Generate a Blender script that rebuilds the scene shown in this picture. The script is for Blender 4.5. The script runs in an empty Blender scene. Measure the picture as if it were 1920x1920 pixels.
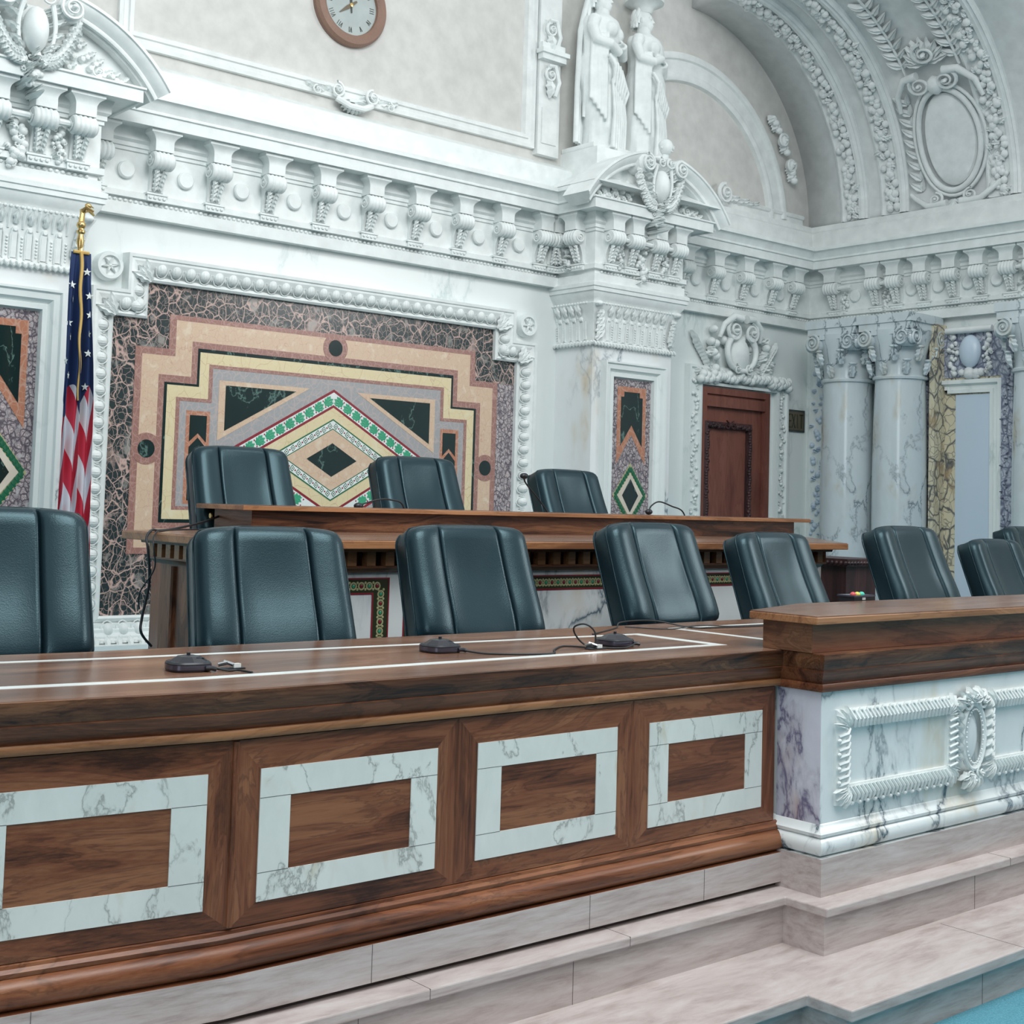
import bpy, bmesh, math, random
from mathutils import Vector as V, Matrix
PI=math.pi; R=math.radians; sin=math.sin; cos=math.cos
random.seed(7)
SC=bpy.context.scene; COL=SC.collection
H=1.485      # eye height above the carpet: everything is modelled about the eye, then lifted by H
WS=1.1       # the far walls stand at this multiple of their measured distance

# ------------------------------------------------------------ materials
def new(name):
    m=bpy.data.materials.new(name); m.use_nodes=True
    n=m.node_tree.nodes; l=m.node_tree.links; b=n['Principled BSDF']
    return m,n,l,b
def obco(n,l,scale=(1,1,1),rot=(0,0,0)):
    t=n.new('ShaderNodeTexCoord'); mp=n.new('ShaderNodeMapping')
    mp.inputs['Scale'].default_value=scale; mp.inputs['Rotation'].default_value=rot
    l.new(t.outputs['Object'],mp.inputs['Vector']); return mp.outputs[0]
def noise(n,l,vec,scale,detail=4,rough=.55,dist=0):
    t=n.new('ShaderNodeTexNoise'); t.inputs['Scale'].default_value=scale; t.inputs['Detail'].default_value=detail
    t.inputs['Roughness'].default_value=rough; t.inputs['Distortion'].default_value=dist; l.new(vec,t.inputs['Vector']); return t.outputs['Fac']
def voro(n,l,vec,scale,feat='DISTANCE_TO_EDGE',rnd=1):
    t=n.new('ShaderNodeTexVoronoi'); t.feature=feat; t.inputs['Scale'].default_value=scale; t.inputs['Randomness'].default_value=rnd
    l.new(vec,t.inputs['Vector']); return t.outputs[0]
def ramp(n,l,f,stops,interp='LINEAR'):
    r=n.new('ShaderNodeValToRGB'); r.color_ramp.interpolation=interp
    e=r.color_ramp.elements
    while len(e)<len(stops): e.new(.5)
    for i,(p,c) in enumerate(stops):
        e[i].position=p; e[i].color=(c,c,c,1) if not hasattr(c,'__len__') else (*c,1)
    l.new(f,r.inputs[0]); return r.outputs[0]
def math_(n,l,op,a,b=None):
    m=n.new('ShaderNodeMath'); m.operation=op
    for i,v in enumerate((a,b)):
        if v is None: continue
        if isinstance(v,(int,float)): m.inputs[i].default_value=v
        else: l.new(v,m.inputs[i])
    return m.outputs[0]
def mix(n,l,f,a,b):
    m=n.new('ShaderNodeMix'); m.data_type='RGBA'
    for s,v in ((m.inputs[0],f),(m.inputs[6],a),(m.inputs[7],b)):
        if isinstance(v,(int,float)): s.default_value=v
        elif isinstance(v,tuple): s.default_value=(*v,1)
        else: l.new(v,s)
    return m.outputs[2]
def distort(n,l,vec,scale,amt):
    t=n.new('ShaderNodeTexNoise'); t.inputs['Scale'].default_value=scale; t.inputs['Detail'].default_value=3; l.new(vec,t.inputs['Vector'])
    s=n.new('ShaderNodeVectorMath'); s.operation='SUBTRACT'; l.new(t.outputs['Color'],s.inputs[0]); s.inputs[1].default_value=(.5,.5,.5)
    k=n.new('ShaderNodeVectorMath'); k.operation='SCALE'; l.new(s.outputs[0],k.inputs[0]); k.inputs['Scale'].default_value=amt
    a=n.new('ShaderNodeVectorMath'); a.operation='ADD'; l.new(vec,a.inputs[0]); l.new(k.outputs[0],a.inputs[1]); return a.outputs[0]
def bump(n,l,b,h,strength=.2,dist=.01):
    t=n.new('ShaderNodeBump'); t.inputs['Strength'].default_value=strength; t.inputs['Distance'].default_value=dist
    l.new(h,t.inputs['Height']); l.new(t.outputs[0],b.inputs['Normal'])
def plain(name,c,rough=.5,metal=0,spec=.5,bm=0,bs=60):
    m,n,l,b=new(name); v=obco(n,l); f=noise(n,l,v,9,5)
    l.new(mix(n,l,ramp(n,l,f,[(.3,0),(.7,1)]),tuple(x*.9 for x in c),tuple(min(1,x*1.06) for x in c)),b.inputs['Base Color'])
    b.inputs['Roughness'].default_value=rough; b.inputs['Metallic'].default_value=metal; b.inputs['Specular IOR Level'].default_value=spec
    if bm: bump(n,l,b,noise(n,l,v,bs,6,.6),bm,.01)
    return m
def marble(name,base,vein,scale=1.0,amount=.5,width=.02,second=None,rough=.28,cloud=.08,tilt=(0,.5,.3),cloudc=None):
    m,n,l,b=new(name); v=obco(n,l,(1,1,.55),tilt)
    d=distort(n,l,v,1.3*scale,.55/scale)
    f=noise(n,l,d,1.1*scale,9,.58)
    e=math_(n,l,'ABSOLUTE',math_(n,l,'SUBTRACT',f,.5))
    vn=ramp(n,l,e,[(0,1),(width,.25),(width*2.4,0)])
    msk=ramp(n,l,noise(n,l,v,.9*scale,3),[(1-amount-.1,0),(1-amount+.12,1)])
    fac=math_(n,l,'MULTIPLY',vn,msk)
    cl=ramp(n,l,noise(n,l,d,2.2*scale,6,.6),[(.35,0),(.75,1)])
    col=mix(n,l,math_(n,l,'MULTIPLY',cl,cloud*4 if cloudc else 1),base,cloudc or tuple(x*(1-cloud) for x in base))
    if second:
        e2=math_(n,l,'ABSOLUTE',math_(n,l,'SUBTRACT',noise(n,l,d,.7*scale,6),.47))
        m2=ramp(n,l,noise(n,l,v,1.7*scale,2),[(.5,0),(.68,1)])
        col=mix(n,l,math_(n,l,'MULTIPLY',ramp(n,l,e2,[(0,.8),(width*2,.3),(width*4,0)]),m2),col,second)
    col=mix(n,l,fac,col,vein)
    l.new(col,b.inputs['Base Color']); b.inputs['Roughness'].default_value=rough
    return m
def breccia(name,dark,light,scale,w=.09,third=None,rough=.25,patch=.55):
    m,n,l,b=new(name); v=obco(n,l,(1,1,.8),(0,.4,0)); d=distort(n,l,v,scale*.6,1.1/scale)
    e=voro(n,l,d,scale); e2=voro(n,l,d,scale*2.3)
    f=math_(n,l,'MAXIMUM',ramp(n,l,e,[(0,1),(w*.5,.8),(w*1.3,0)]),math_(n,l,'MULTIPLY',ramp(n,l,e2,[(0,1),(w*1.3,0)]),.75))
    pt=ramp(n,l,noise(n,l,d,scale*.45,6,.65),[(patch,0),(patch+.12,.9)])
    f=math_(n,l,'MAXIMUM',f,pt)
    c=mix(n,l,f,dark,light)
    if third: c=mix(n,l,ramp(n,l,noise(n,l,d,scale*.9,5),[(.55,0),(.68,.8)]),c,third)
    l.new(c,b.inputs['Base Color']); b.inputs['Roughness'].default_value=rough; return m
def wood(name,c1,c2,c3,axis='x',rough=.33,scale=1.0,fig=1.2):
    m,n,l,b=new(name); s=[30,30,30]; s['xyz'.index(axis)]=1.0
    v=obco(n,l,tuple(q*scale for q in s)); lo=[2.2]*3; lo['xyz'.index(axis)]=.35
    v2=obco(n,l,tuple(q*scale for q in lo))
    d=distort(n,l,v2,1.1,fig)
    w=noise(n,l,d,3.2,6,.6,.6)
    f=noise(n,l,v,5,4,.7)
    a=math_(n,l,'ADD',math_(n,l,'MULTIPLY',w,.72),math_(n,l,'MULTIPLY',f,.28))
    rings=math_(n,l,'FRACT',math_(n,l,'MULTIPLY',w,9))
    col=ramp(n,l,a,[(.36,c3),(.48,c1),(.60,c2)])
    col=mix(n,l,math_(n,l,'MULTIPLY',ramp(n,l,rings,[(0,1),(.18,0),(.8,0),(1,1)]),.45),col,c3)
    l.new(col,b.inputs['Base Color']); b.inputs['Roughness'].default_value=rough; b.inputs['Specular IOR Level'].default_value=.38
    bump(n,l,b,f,.05,.002); return m
M={}
M['white']=marble('white_marble',(.82,.87,.86),(.42,.52,.52),1.0,.42,.012,None,.3,.05)
M['veined']=marble('blue_veined_white_marble',(.84,.87,.88),(.07,.13,.18),1.5,.55,.013,(.62,.47,.25),.22,.08)
M['veinedbox']=marble('bold_veined_marble',(.84,.88,.88),(.05,.09,.13),2.2,.55,.014,(.60,.50,.33),.22,.1)
M['violet']=marble('violet_marble',(.70,.70,.79),(.16,.14,.24),4.0,.75,.03,(.50,.33,.27),.25,.2)
M['frame']=marble('grey_cloud_marble',(.78,.80,.76),(.36,.37,.34),4.5,.66,.009,(.60,.55,.42),.3,.12)
M['plaster']=plain('white_plaster',(.76,.79,.78),.6,bm=.03)
M['carved']=plain('carved_white_stone',(.80,.84,.83),.5,bm=.08,bs=40)
M['carvedgrey']=plain('carved_grey_white_plaster',(.80,.83,.83),.6,bm=.08,bs=40)
M['wall']=plain('warm_grey_wall_paint',(.62,.61,.585),.75,bm=.05,bs=140)
M['vault']=plain('cool_grey_vault_plaster',(.72,.74,.74),.7,bm=.03)
M['colm']=marble('column_marble',(.68,.76,.79),(.16,.21,.24),2.2,.55,.010,(.55,.47,.33),.15,.12)
M['niche']=marble('pale_blue_marble',(.60,.71,.82),(.42,.50,.62),1.0,.2,.01,None,.3,.03)
M['onyx']=breccia('yellow_black_onyx',(.70,.64,.47),(.10,.11,.12),7,.05,(.45,.33,.2),.25,.66)
M['bluebrec']=breccia('blue_grey_breccia',(.50,.54,.62),(.14,.16,.24),13,.10,None,.25,.6)
M['darkbrec']=breccia('pink_veined_black_marble',(.030,.045,.048),(.60,.42,.37),13,.035,(.30,.30,.28),.22,.56)
M['purple']=breccia('purple_breccia',(.58,.50,.50),(.09,.075,.10),34,.13,(.60,.57,.58),.25,.50)
M['redb']=breccia('red_brown_marble',(.33,.165,.14),(.46,.28,.24),22,.05,None,.28,.7)
M['peach']=breccia('peach_marble',(.68,.50,.36),(.58,.36,.27),22,.018,(.76,.64,.50),.28,.70)
M['yellow']=breccia('yellow_marble',(.76,.64,.40),(.60,.44,.27),9,.012,(.80,.72,.52),.28,.74)
M['greyst']=breccia('grey_lilac_stone',(.36,.36,.37),(.48,.41,.40),16,.05,None,.3,.62)
M['dkgreen']=marble('dark_green_marble',(.012,.028,.028),(.14,.24,.21),3.2,.7,.006,None,.15,.2)
M['cream']=plain('cream_stone',(.70,.62,.52),.35)
M['orange']=breccia('orange_red_marble',(.48,.20,.12),(.56,.33,.25),16,.05,None,.28,.66)
M['tesw']=plain('white_tesserae',(.78,.82,.80),.3)
M['tesg']=plain('green_tesserae',(.05,.36,.20),.25)
M['tesd']=plain('dark_green_tesserae',(.02,.14,.07),.25)
M['tesr']=plain('red_tesserae',(.26,.02,.035),.3)
M['tesy']=plain('gold_tesserae',(.52,.50,.27),.3,metal=.2)
M['tesb']=plain('dark_olive_tesserae',(.035,.045,.022),.25)
for ax in 'xyz':
    M['wood'+ax]=wood('walnut_'+ax,(.195,.066,.030),(.29,.120,.058),(.045,.015,.008),ax)
M['rose']=wood('rosewood',(.105,.038,.018),(.22,.095,.045),(.010,.005,.004),'x',.3,1.1,2.2)
M['rosey']=wood('rosewood_y',(.150,.064,.034),(.245,.120,.065),(.05,.022,.016),'y',.3,1.2,1.8)
M['top']=wood('tabletop_walnut',(.225,.118,.075),(.30,.170,.112),(.13,.064,.042),'x',.22,1.0,.8)
M['light']=wood('golden_walnut',(.34,.155,.070),(.44,.215,.105),(.17,.07,.033),'x',.33,1.0,.9)
M['mahog']=wood('mahogany_door',(.20,.070,.050),(.24,.090,.066),(.13,.042,.032),'z',.5,1,.6)
M['mahogd']=wood('dark_carved_mahogany',(.045,.020,.022),(.085,.035,.035),(.02,.01,.012),'z',.45)
M['armw']=wood('reddish_arm_wood',(.19,.060,.045),(.26,.095,.07),(.10,.03,.025),'y',.25)
M['black']=plain('black_plastic',(.018,.02,.028),.32)
M['gun']=plain('gunmetal_band',(.12,.12,.17),.22,metal=.7)
M['glassblue']=plain('glossy_blue_black_cap',(.02,.05,.07),.08)
M['rubber']=plain('black_cable',(.015,.018,.022),.45)
M['chrome']=plain('chrome',(.7,.72,.74),.15,metal=1)
M['gold']=plain('gilt_brass',(.75,.52,.22),.25,metal=.9)
M['goldf']=plain('gold_fringe',(.62,.40,.12),.6)
M['clockf']=plain('clock_rim_mosaic',(.26,.15,.11),.45,bm=.5,bs=90)
M['clockd']=plain('clock_dial',(.42,.47,.46),.25)
M['iron']=plain('dark_clock_hand',(.05,.06,.05),.4)
M['plaque']=plain('dark_plaque',(.035,.05,.05),.4)
M['bronze']=plain('plaque_bronze',(.16,.13,.09),.4,metal=.4)
M['flagb']=plain('navy_cloth',(.012,.035,.12),.75)
M['flagr']=plain('crimson_cloth',(.50,.02,.05),.75)
M['flagw']=plain('white_cloth',(.66,.68,.74),.75)
M['seam']=plain('dark_joint_and_gap_shade',(.09,.075,.07),.8)
M['shell']=plain('panelled_room_wall',(.20,.17,.15),.8)
M['red']=plain('red_lens',(.7,.10,.10),.2); M['amber']=plain('yellow_lens',(.75,.70,.12),.2); M['green']=plain('green_lens',(.08,.6,.45),.2)
def leather():
    m,n,l,b=new('teal_black_leather'); v=obco(n,l)
    l.new(mix(n,l,noise(n,l,v,5,3),(.006,.016,.022),(.009,.024,.032)),b.inputs['Base Color'])
    b.inputs['Roughness'].default_value=.31; b.inputs['Specular IOR Level'].default_value=.55
    b.inputs['Specular Tint'].default_value=(.60,.90,1,1)
    h=math_(n,l,'ADD',voro(n,l,v,260,'F1'),math_(n,l,'MULTIPLY',noise(n,l,v,16,3),1.5)); bump(n,l,b,h,.10,.002); return m
M['leather']=leather()
def stone():
    m,n,l,b=new('grey_pink_step_stone'); v=obco(n,l,(1,3.5,9),(0,R(-9),R(4)))
    d=distort(n,l,v,1.2,.5); f=noise(n,l,d,5,7,.68)
    c=ramp(n,l,f,[(.28,(.36,.285,.27)),(.5,(.52,.45,.43)),(.72,(.62,.57,.56))])
    l.new(c,b.inputs['Base Color']); b.inputs['Roughness'].default_value=.42; return m
M['stone']=stone()
def carpet():
    m,n,l,b=new('turquoise_carpet'); v=obco(n,l); f=noise(n,l,v,220,3,.7)
    l.new(ramp(n,l,f,[(.3,(.06,.22,.28)),(.7,(.14,.40,.50))]),b.inputs['Base Color']); b.inputs['Roughness'].default_value=1
    bump(n,l,b,f,.5,.004); return m
M['carpet']=carpet()

# ------------------------------------------------------------ mesh helpers
class MB:
    def __init__(s): s.v=[]; s.f=[]; s.mi=[]; s.ms=['']
    def add(s,vs,fs):
        o=len(s.v); s.v+= [V(p) for p in vs]; s.f+=[tuple(i+o for i in f) for f in fs]; return s
    def box(s,x0,x1,y0,y1,z0,z1,T=None):
        p=[(x,y,z) for z in (z0,z1) for y in (y0,y1) for x in (x0,x1)]
        if T: p=[T(*q) for q in p]
        return s.add(p,[(0,2,3,1),(4,5,7,6),(0,1,5,4),(1,3,7,5),(3,2,6,7),(2,0,4,6)])
    def prism(s,pts,d0,d1,T):           # polygon in (u,v) between depths d0,d1
        n=len(pts); vs=[T(u,v,d0) for u,v in pts]+[T(u,v,d1) for u,v in pts]
        fs=[tuple(range(n-1,-1,-1)),tuple(range(n,2*n))]+[(i,(i+1)%n,n+(i+1)%n,n+i) for i in range(n)]
        return s.add(vs,fs)
    def strip(s,inn,out,d0,d1,T,closed=False):   # band between two polylines, front at d1
        n=len(inn); m=n if closed else n-1
        vs=[T(u,v,d0) for u,v in out]+[T(u,v,d1) for u,v in out]+[T(u,v,d1) for u,v in inn]+[T(u,v,d0) for u,v in inn]
        fs=[]
        for i in range(m):
            j=(i+1)%n
            for k in range(3): fs.append((k*n+i,k*n+j,(k+1)*n+j,(k+1)*n+i))
        return s.add(vs,fs)
    def sweep(s,prof,path,N=(0,0,1),closed=False,cap=True,pc=False,scale=None):
        N=V(N); P=[V(p) for p in path]; n=len(P); k=len(prof); o=len(s.v)
        for i in range(n):
            a=P[i]-P[i-1] if (i>0 or closed) else P[1]-P[0]
            b=P[(i+1)%n]-P[i] if (i<n-1 or closed) else P[i]-P[i-1]
            s1=a.normalized().cross(N); s2=b.normalized().cross(N); mt=(s1+s2)/max(.2,1+s1.dot(s2))
            sc=scale(i/(n-1)) if scale else 1
            for (q,z) in prof: s.v.append(P[i]+mt*q*sc+N*z*sc)
        for i in range(n if closed else n-1):
            j=(i+1)%n
            for t in range(k if pc else k-1):
                u=(t+1)%k; s.f.append((o+i*k+t,o+j*k+t,o+j*k+u,o+i*k+u))
        if cap and not closed and k>2:
            s.f.append(tuple(o+t for t in range(k))); s.f.append(tuple(o+(n-1)*k+t for t in range(k-1,-1,-1)))
        return s
    def lathe(s,prof,seg=24,T=None,a0=0,a1=2*PI):   # prof (r,h) about axis
        o=len(s.v); full=abs(a1-a0-2*PI)<1e-6; m=seg if full else seg+1
        for r,h in prof:
            for i in range(m):
                a=a0+(a1-a0)*i/seg; p=(r*cos(a),r*sin(a),h); s.v.append(V(T(*p) if T else p))
        for j in range(len(prof)-1):
            for i in range(seg):
                k=(i+1)%m; s.f.append((o+j*m+i,o+j*m+k,o+(j+1)*m+k,o+(j+1)*m+i))
        return s
    def tube(s,path,rad,seg=8,cap=True):
        P=[V(p) for p in path]; n=len(P); o=len(s.v); up=None
        for i in range(n):
            t=(P[min(i+1,n-1)]-P[max(i-1,0)]).normalized()
            if up is None: up=t.orthogonal().normalized()
            up=(up-t*up.dot(t)).normalized(); w=t.cross(up)
            r=rad(i/(n-1)) if callable(rad) else rad
            for k in range(seg):
                a=2*PI*k/seg; s.v.append(P[i]+up*r*cos(a)+w*r*sin(a))
        for i in range(n-1):
            for k in range(seg):
                j=(k+1)%seg; s.f.append((o+i*seg+k,o+i*seg+j,o+(i+1)*seg+j,o+(i+1)*seg+k))
        if cap: s.f.append(tuple(o+k for k in range(seg-1,-1,-1))); s.f.append(tuple(o+(n-1)*seg+k for k in range(seg)))
        return s
    def ball(s,c,r,T=None,nu=8,nv=6,rot=None):
        r=(r,r,r) if not hasattr(r,'__len__') else r; vs=[];c=V(c)
        for j in range(nv+1):
            b=PI*j/nv
            for i in range(nu):
                a=2*PI*i/nu; p=V((r[0]*sin(b)*cos(a),r[1]*sin(b)*sin(a),r[2]*cos(b)))
                if rot: p=rot@p
                p+=c; vs.append(T(*p) if T else p)
        return s.add(vs,[(j*nu+i,j*nu+(i+1)%nu,(j+1)*nu+(i+1)%nu,(j+1)*nu+i) for j in range(nv) for i in range(nu)])
    def leaf(s,base,tip,w,d,T,lobes=3,curl=.3):    # lobed leaf lying in (u,v), bulging in d
        bx,by=base; tx,ty=tip; L=math.hypot(tx-bx,ty-by); ux,uy=(tx-bx)/L,(ty-by)/L; nx,ny=-uy,ux
        n=lobes*4; vs=[]
        for i in range(n+1):
            t=i/n; e=w*sin(PI*min(1,t*.93+.07))**.7*(1-.35*t)*(1+.28*math.sin(2*PI*lobes*t+.6))
            h=d*(sin(PI*(.12+.8*t))+.15)+curl*d*t*t
            x,y=bx+ux*L*t,by+uy*L*t
            vs+=[(x-nx*e,y-ny*e,h*.35),(x-nx*e*.5,y-ny*e*.5,h*1.05),(x,y,h*.72),(x+nx*e*.5,y+ny*e*.5,h*1.05),(x+nx*e,y+ny*e,h*.35)]
        fs=[(i*5+k,i*5+k+1,i*5+k+6,i*5+k+5) for i in range(n) for k in range(4)]
        return s.add([T(*q) for q in vs],fs)
    def volute(s,c,r,T,turns=2.1,w=.3,d=0,h=.05,dirn=1,a0=PI/2,seg=16):   # raised spiral ribbon
        P=[];n=int(seg*turns)
        for i in range(n+1):
            t=i/n; a=a0+dirn*2*PI*turns*t; q=r*(1-.86*t); P.append(V((c[0]+q*cos(a),c[1]+q*sin(a),d+h*(.5+.5*t))))
        o=len(s.v)
        for i,p in enumerate(P):
            t=i/n; rr=r*w*(1-.7*t)*.5; a=a0+dirn*2*PI*turns*t; ax=V((cos(a),sin(a),0))
            for k in range(6):
                b=2*PI*k/6; q=p+ax*rr*cos(b)+V((0,0,1))*(rr*sin(b)*1.2); s.v.append(V(T(*q)))
        for i in range(n):
            for k in range(6):
                j=(k+1)%6; s.f.append((o+i*6+k,o+i*6+j,o+(i+1)*6+j,o+(i+1)*6+k))
        s.ball((c[0],c[1],d+h*.8),(r*.2,r*.2,h*.6),T); return s
    def build(s,name,mat,parent=None,smooth=35,label=None,bevel=0):
        me=bpy.data.meshes.new(name); off=V((0,0,0))
        if parent is not None:
            q=parent
            while q is not None: off+=q.location; q=q.parent
        me.from_pydata([tuple(p-off) for p in s.v],[],s.f); me.validate()
        bm=bmesh.new(); bm.from_mesh(me); bmesh.ops.recalc_face_normals(bm,faces=bm.faces); bm.to_mesh(me); bm.free()
        if smooth:
            me.shade_smooth(); me.set_sharp_from_angle(angle=R(smooth))
        me.materials.append(M[mat] if isinstance(mat,str) else mat)
        o=bpy.data.objects.new(name,me); COL.objects.link(o)
        if parent is not None: o.parent=parent
        if label: o['label']=label
        if bevel:
            b=o.modifiers.new('bevel','BEVEL'); b.width=bevel; b.segments=2; b.limit_method='ANGLE'; b.angle_limit=R(40)
        return o
def thing(name,loc,label,cat,group=None,rz=0):
    o=bpy.data.objects.new(name,None); o.empty_display_size=.1; COL.objects.link(o); o.location=loc; o.rotation_euler=(0,0,rz)
    return tag(o,label,cat,group)
def tag(o,label,cat,group=None):
    o['label']=label; o['category']=cat
    if group: o['group']=group
    return o
def struct(o): o['kind']='structure'; return o
def copy_tree(o,parent=None):
    c=o.copy(); COL.objects.link(c); c.parent=parent
    for ch in list(o.children): copy_tree(ch,c)
    return c
def TB(Y0): return lambda u,v,d: V((u*WS,(Y0-d)*WS,v*WS))        # facing the room from the back wall
def TR(X0): return lambda u,v,d: V(((X0-d)*WS,-u*WS,v*WS))       # on the right wall, u = -Y
def wp(pts): return [tuple(c*WS for c in p) for p in pts]
def sp(pr): return [(a*WS,b*WS) for a,b in pr]

# ------------------------------------------------------------ shell
m=MB().box(-7,14,-7,9.2,-H-.1,-H); struct(m.build('floor','carpet'))
Y7=7.0
X0=6.332; X1=7.105; YP=6.63; XC=9.16
wallL,wallR=(-5.,YP),(XC,Y7)
m=MB().box(-6,XC+.4,Y7,Y7+.2,-1.2,2.34,lambda x,y,z:V((x,y,z))*WS); struct(m.build('wall_back','white'))
m=MB().box(-6,XC+.4,Y7,Y7+.2,2.34,5.2,lambda x,y,z:V((x,y,z))*WS); struct(m.build('wall_back_upper','wall'))
# right wall: lower marble with a recess behind the columns
m=MB().box(XC,XC+.25,-6,Y7+.2,-1.3,2.42,lambda x,y,z:V((x,y,z))*WS); struct(m.build('wall_right','white'))
# barrel vault over the side bay
vc=(7.65,2.38); vr=1.5
m=MB(); n=48
ys=[Y7,6.5,6,5.5,5,4.4]
vs=[];fs=[]
for y in ys:
    for i in range(n+1):
        a=PI*.5*i/n; vs.append(V((vc[0]+vr*cos(a),y,vc[1]+vr*sin(a)))*WS)
for j in range(len(ys)-1):
    for i in range(n): fs.append((j*(n+1)+i,j*(n+1)+i+1,(j+1)*(n+1)+i+1,(j+1)*(n+1)+i))
m.add(vs,fs); o=m.build('ceiling_vault','vault'); sd=o.modifiers.new('solid','SOLIDIFY'); sd.thickness=.12; sd.offset=1 ; struct(o)
# the rest of the room, behind and beside the camera
m=MB().box(-7,-6.8,-7,8,-H,6); struct(m.build('wall_left','shell'))
m=MB().box(-7,14,-7.2,-7,-H,6); struct(m.build('wall_front','shell'))

# ------------------------------------------------------------ entablature
ent=thing('entablature',V((4.5,Y7,1.5))*WS,'white carved entablature with scroll brackets running along both marble walls','cornice')
prof=[(-.01,1.510),(.06,1.510),(.06,1.578),(.045,1.582),(.045,1.604),(.07,1.608),(.07,1.640),(.05,1.646),(.05,1.862),(.06,1.866),(.06,1.884),(.07,1.888),(.07,1.91),(.085,1.925),(.085,1.955),(.095,1.99),(.185,1.995),(.185,1.985),(.20,1.985),(.20,2.048),(.212,2.052),(.212,2.062),(.10,2.064),(-.01,2.064)]
cyma=[(-.01,2.060),(.21,2.060),(.206,2.068),(.212,2.082),(.222,2.104),(.238,2.120),(.25,2.124),(.25,2.152),(.14,2.165),(-.01,2.165)]
path=[(-4,YP),(2.735,YP),(2.735,Y7),(X0,Y7),(X0,YP),(X1,YP),(X1,Y7),(XC,Y7),(XC,1.5)]
m=MB().sweep(sp(prof),wp([(x,y,0) for x,y in path]),cap=False); m.build('cornice','carved',ent,28)
for q in ([(-4,Y7),(1.962,Y7)],[(2.735,YP),(2.735,Y7),(X0,Y7),(X0,YP-.12)],[(X1,YP),(X1,Y7),(XC,Y7),(XC,1.5)]):
    MB().sweep(sp(cyma),wp([(x,y,0) for x,y in q])).build('cyma_moulding','carved',ent,28)
pl=[(-.02,2.13),(.12,2.13),(.12,2.325),(.10,2.335),(.03,2.375),(-.02,2.38)]
m=MB().sweep(sp(pl),wp([(x,y,0) for x,y in [(2.735,Y7),(X0,Y7)]]),cap=False); m.build('plinth','carved',ent,28)
m=MB().sweep(sp([(-.02,2.12),(.13,2.12),(.13,2.30),(.10,2.32),(.10,2.36),(-.02,2.38)]),wp([(x,y,0) for x,y in [(X1,Y7),(XC,Y7),(XC,1.5)]]),cap=False); m.build('plinth','plaster',ent,28)
# bead row
def beads(m,T,u0,u1,v,d,step=.03,r=.011):
    n=max(1,int((u1-u0)/step))
    for i in range(n): m.ball((u0+(i+.5)*(u1-u0)/n,v,d),(r*1.2,r,r),T,6,4)
m=MB(); beads(m,TB(Y7),2.75,X0,1.591,.048); beads(m,TB(Y7),X1,XC-.06,1.591,.048); beads(m,TR(XC),-6.94,-4.4,1.591,.048); beads(m,TB(YP),X0,X1,1.591,.048); beads(m,TB(YP),1.9,2.735,1.591,.048)
m.build('bead_row','carved',ent)
def bracket(T,u,shaft='carved'):
    m=MB(); h=.062
    lv=[(.054,1.872,.155),(.054,1.925,.155),(.056,1.934,.156),(.062,1.946,.160),(.070,1.955,.166),(.080,1.962,.172),(.090,1.968,.178),(.090,1.997,.180)]
    vs=[T(*q) for w,z,d in lv for q in ((u-w,z,.04),(u+w,z,.04),(u+w,z,d),(u-w,z,d))]
    m.add(vs,[(j*4+i,j*4+(i+1)%4,j*4+4+(i+1)%4,j*4+4+i) for j in range(len(lv)-1) for i in range(4)]+[(3,2,1,0)])
    pr=[]
    for i in range(29):
        t=i/28; pr.append(((.046+.007*abs(sin(PI*5*t)))*(1-.10*abs(2*t-1)**4),(t-.5)*2*h))
    m.lathe([(0,-h)]+pr+[(0,h)],16,lambda x,y,z:T(u+z,1.822+x,.126+y))
    for s in (-1,1): m.volute((0,0),.036,lambda a,b,c,s=s:T(u+s*(h+c*.5),1.822+a,.118+b),1.7,.35,0,.016)
    q=[(.140,1.845),(.128,1.79),(.098,1.765),(.078,1.72),(.068,1.66),(.04,1.65),(.04,1.88),(.13,1.88)]
    vs=[T(u-.042,z,d) for d,z in q]+[T(u+.042,z,d) for d,z in q]; k=len(q)
    m.add(vs,[tuple(range(k)),tuple(range(2*k-1,k-1,-1))]+[(i,(i+1)%k,k+(i+1)%k,k+i) for i in range(k)])
    for i in range(5):
        z=1.775-.022*i; d=.108-.009*i
        for s in (-1,1): m.leaf((u+s*.012,z+.01),(u+s*(.034-.004*i),z-.030),.016,.022,lambda a,b,c,d=d:T(a,b,d+c),2)
        m.ball((u,z,d),(.010,.014,.012),T,6,4)
    m.box(u-.056,u+.056,1.604,1.646,.04,.085,T); m.box(u-.064,u+.064,1.640,1.650,.04,.092,T)
    for i in range(4): m.ball((u-.040+.027*i,1.624,.087),(.011,.011,.008),T,6,4)
    return m
def disc(T,u,v=1.757,r=.049):
    return MB().lathe([(0,.075),(r*.85,.075),(r,.068),(r,.04)],24,lambda x,y,z:T(u+x,v+y,z))
tb=TB(Y7); tr=TR(XC); tpB=TB(YP)
for k in range(9): disc(tb,3.088+.3525*k).build('frieze_disc','carved',ent)
for k in range(-1,9):
    u=3.264+.3525*k
    if u<6.2: bracket(tb,u).build('bracket','carved',ent)
bracket(tb,6.21).build('bracket','carved',ent)
# door bay and right wall
for u in (7.30,7.52,7.86,8.21,8.56,8.84): bracket(tb,u).build('bracket','carved',ent)
for u in (7.69,8.035,8.385,8.70): disc(tb,u).build('frieze_disc','carved',ent)
for y in (6.68,6.28,6.09,5.85,5.60,5.37,5.13,4.94,4.70): bracket(tr,-y).build('bracket','carved',ent)
for y in (6.49,5.97,5.735,5.485,5.25,4.82): disc(tr,-y).build('frieze_disc','carved',ent)
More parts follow.
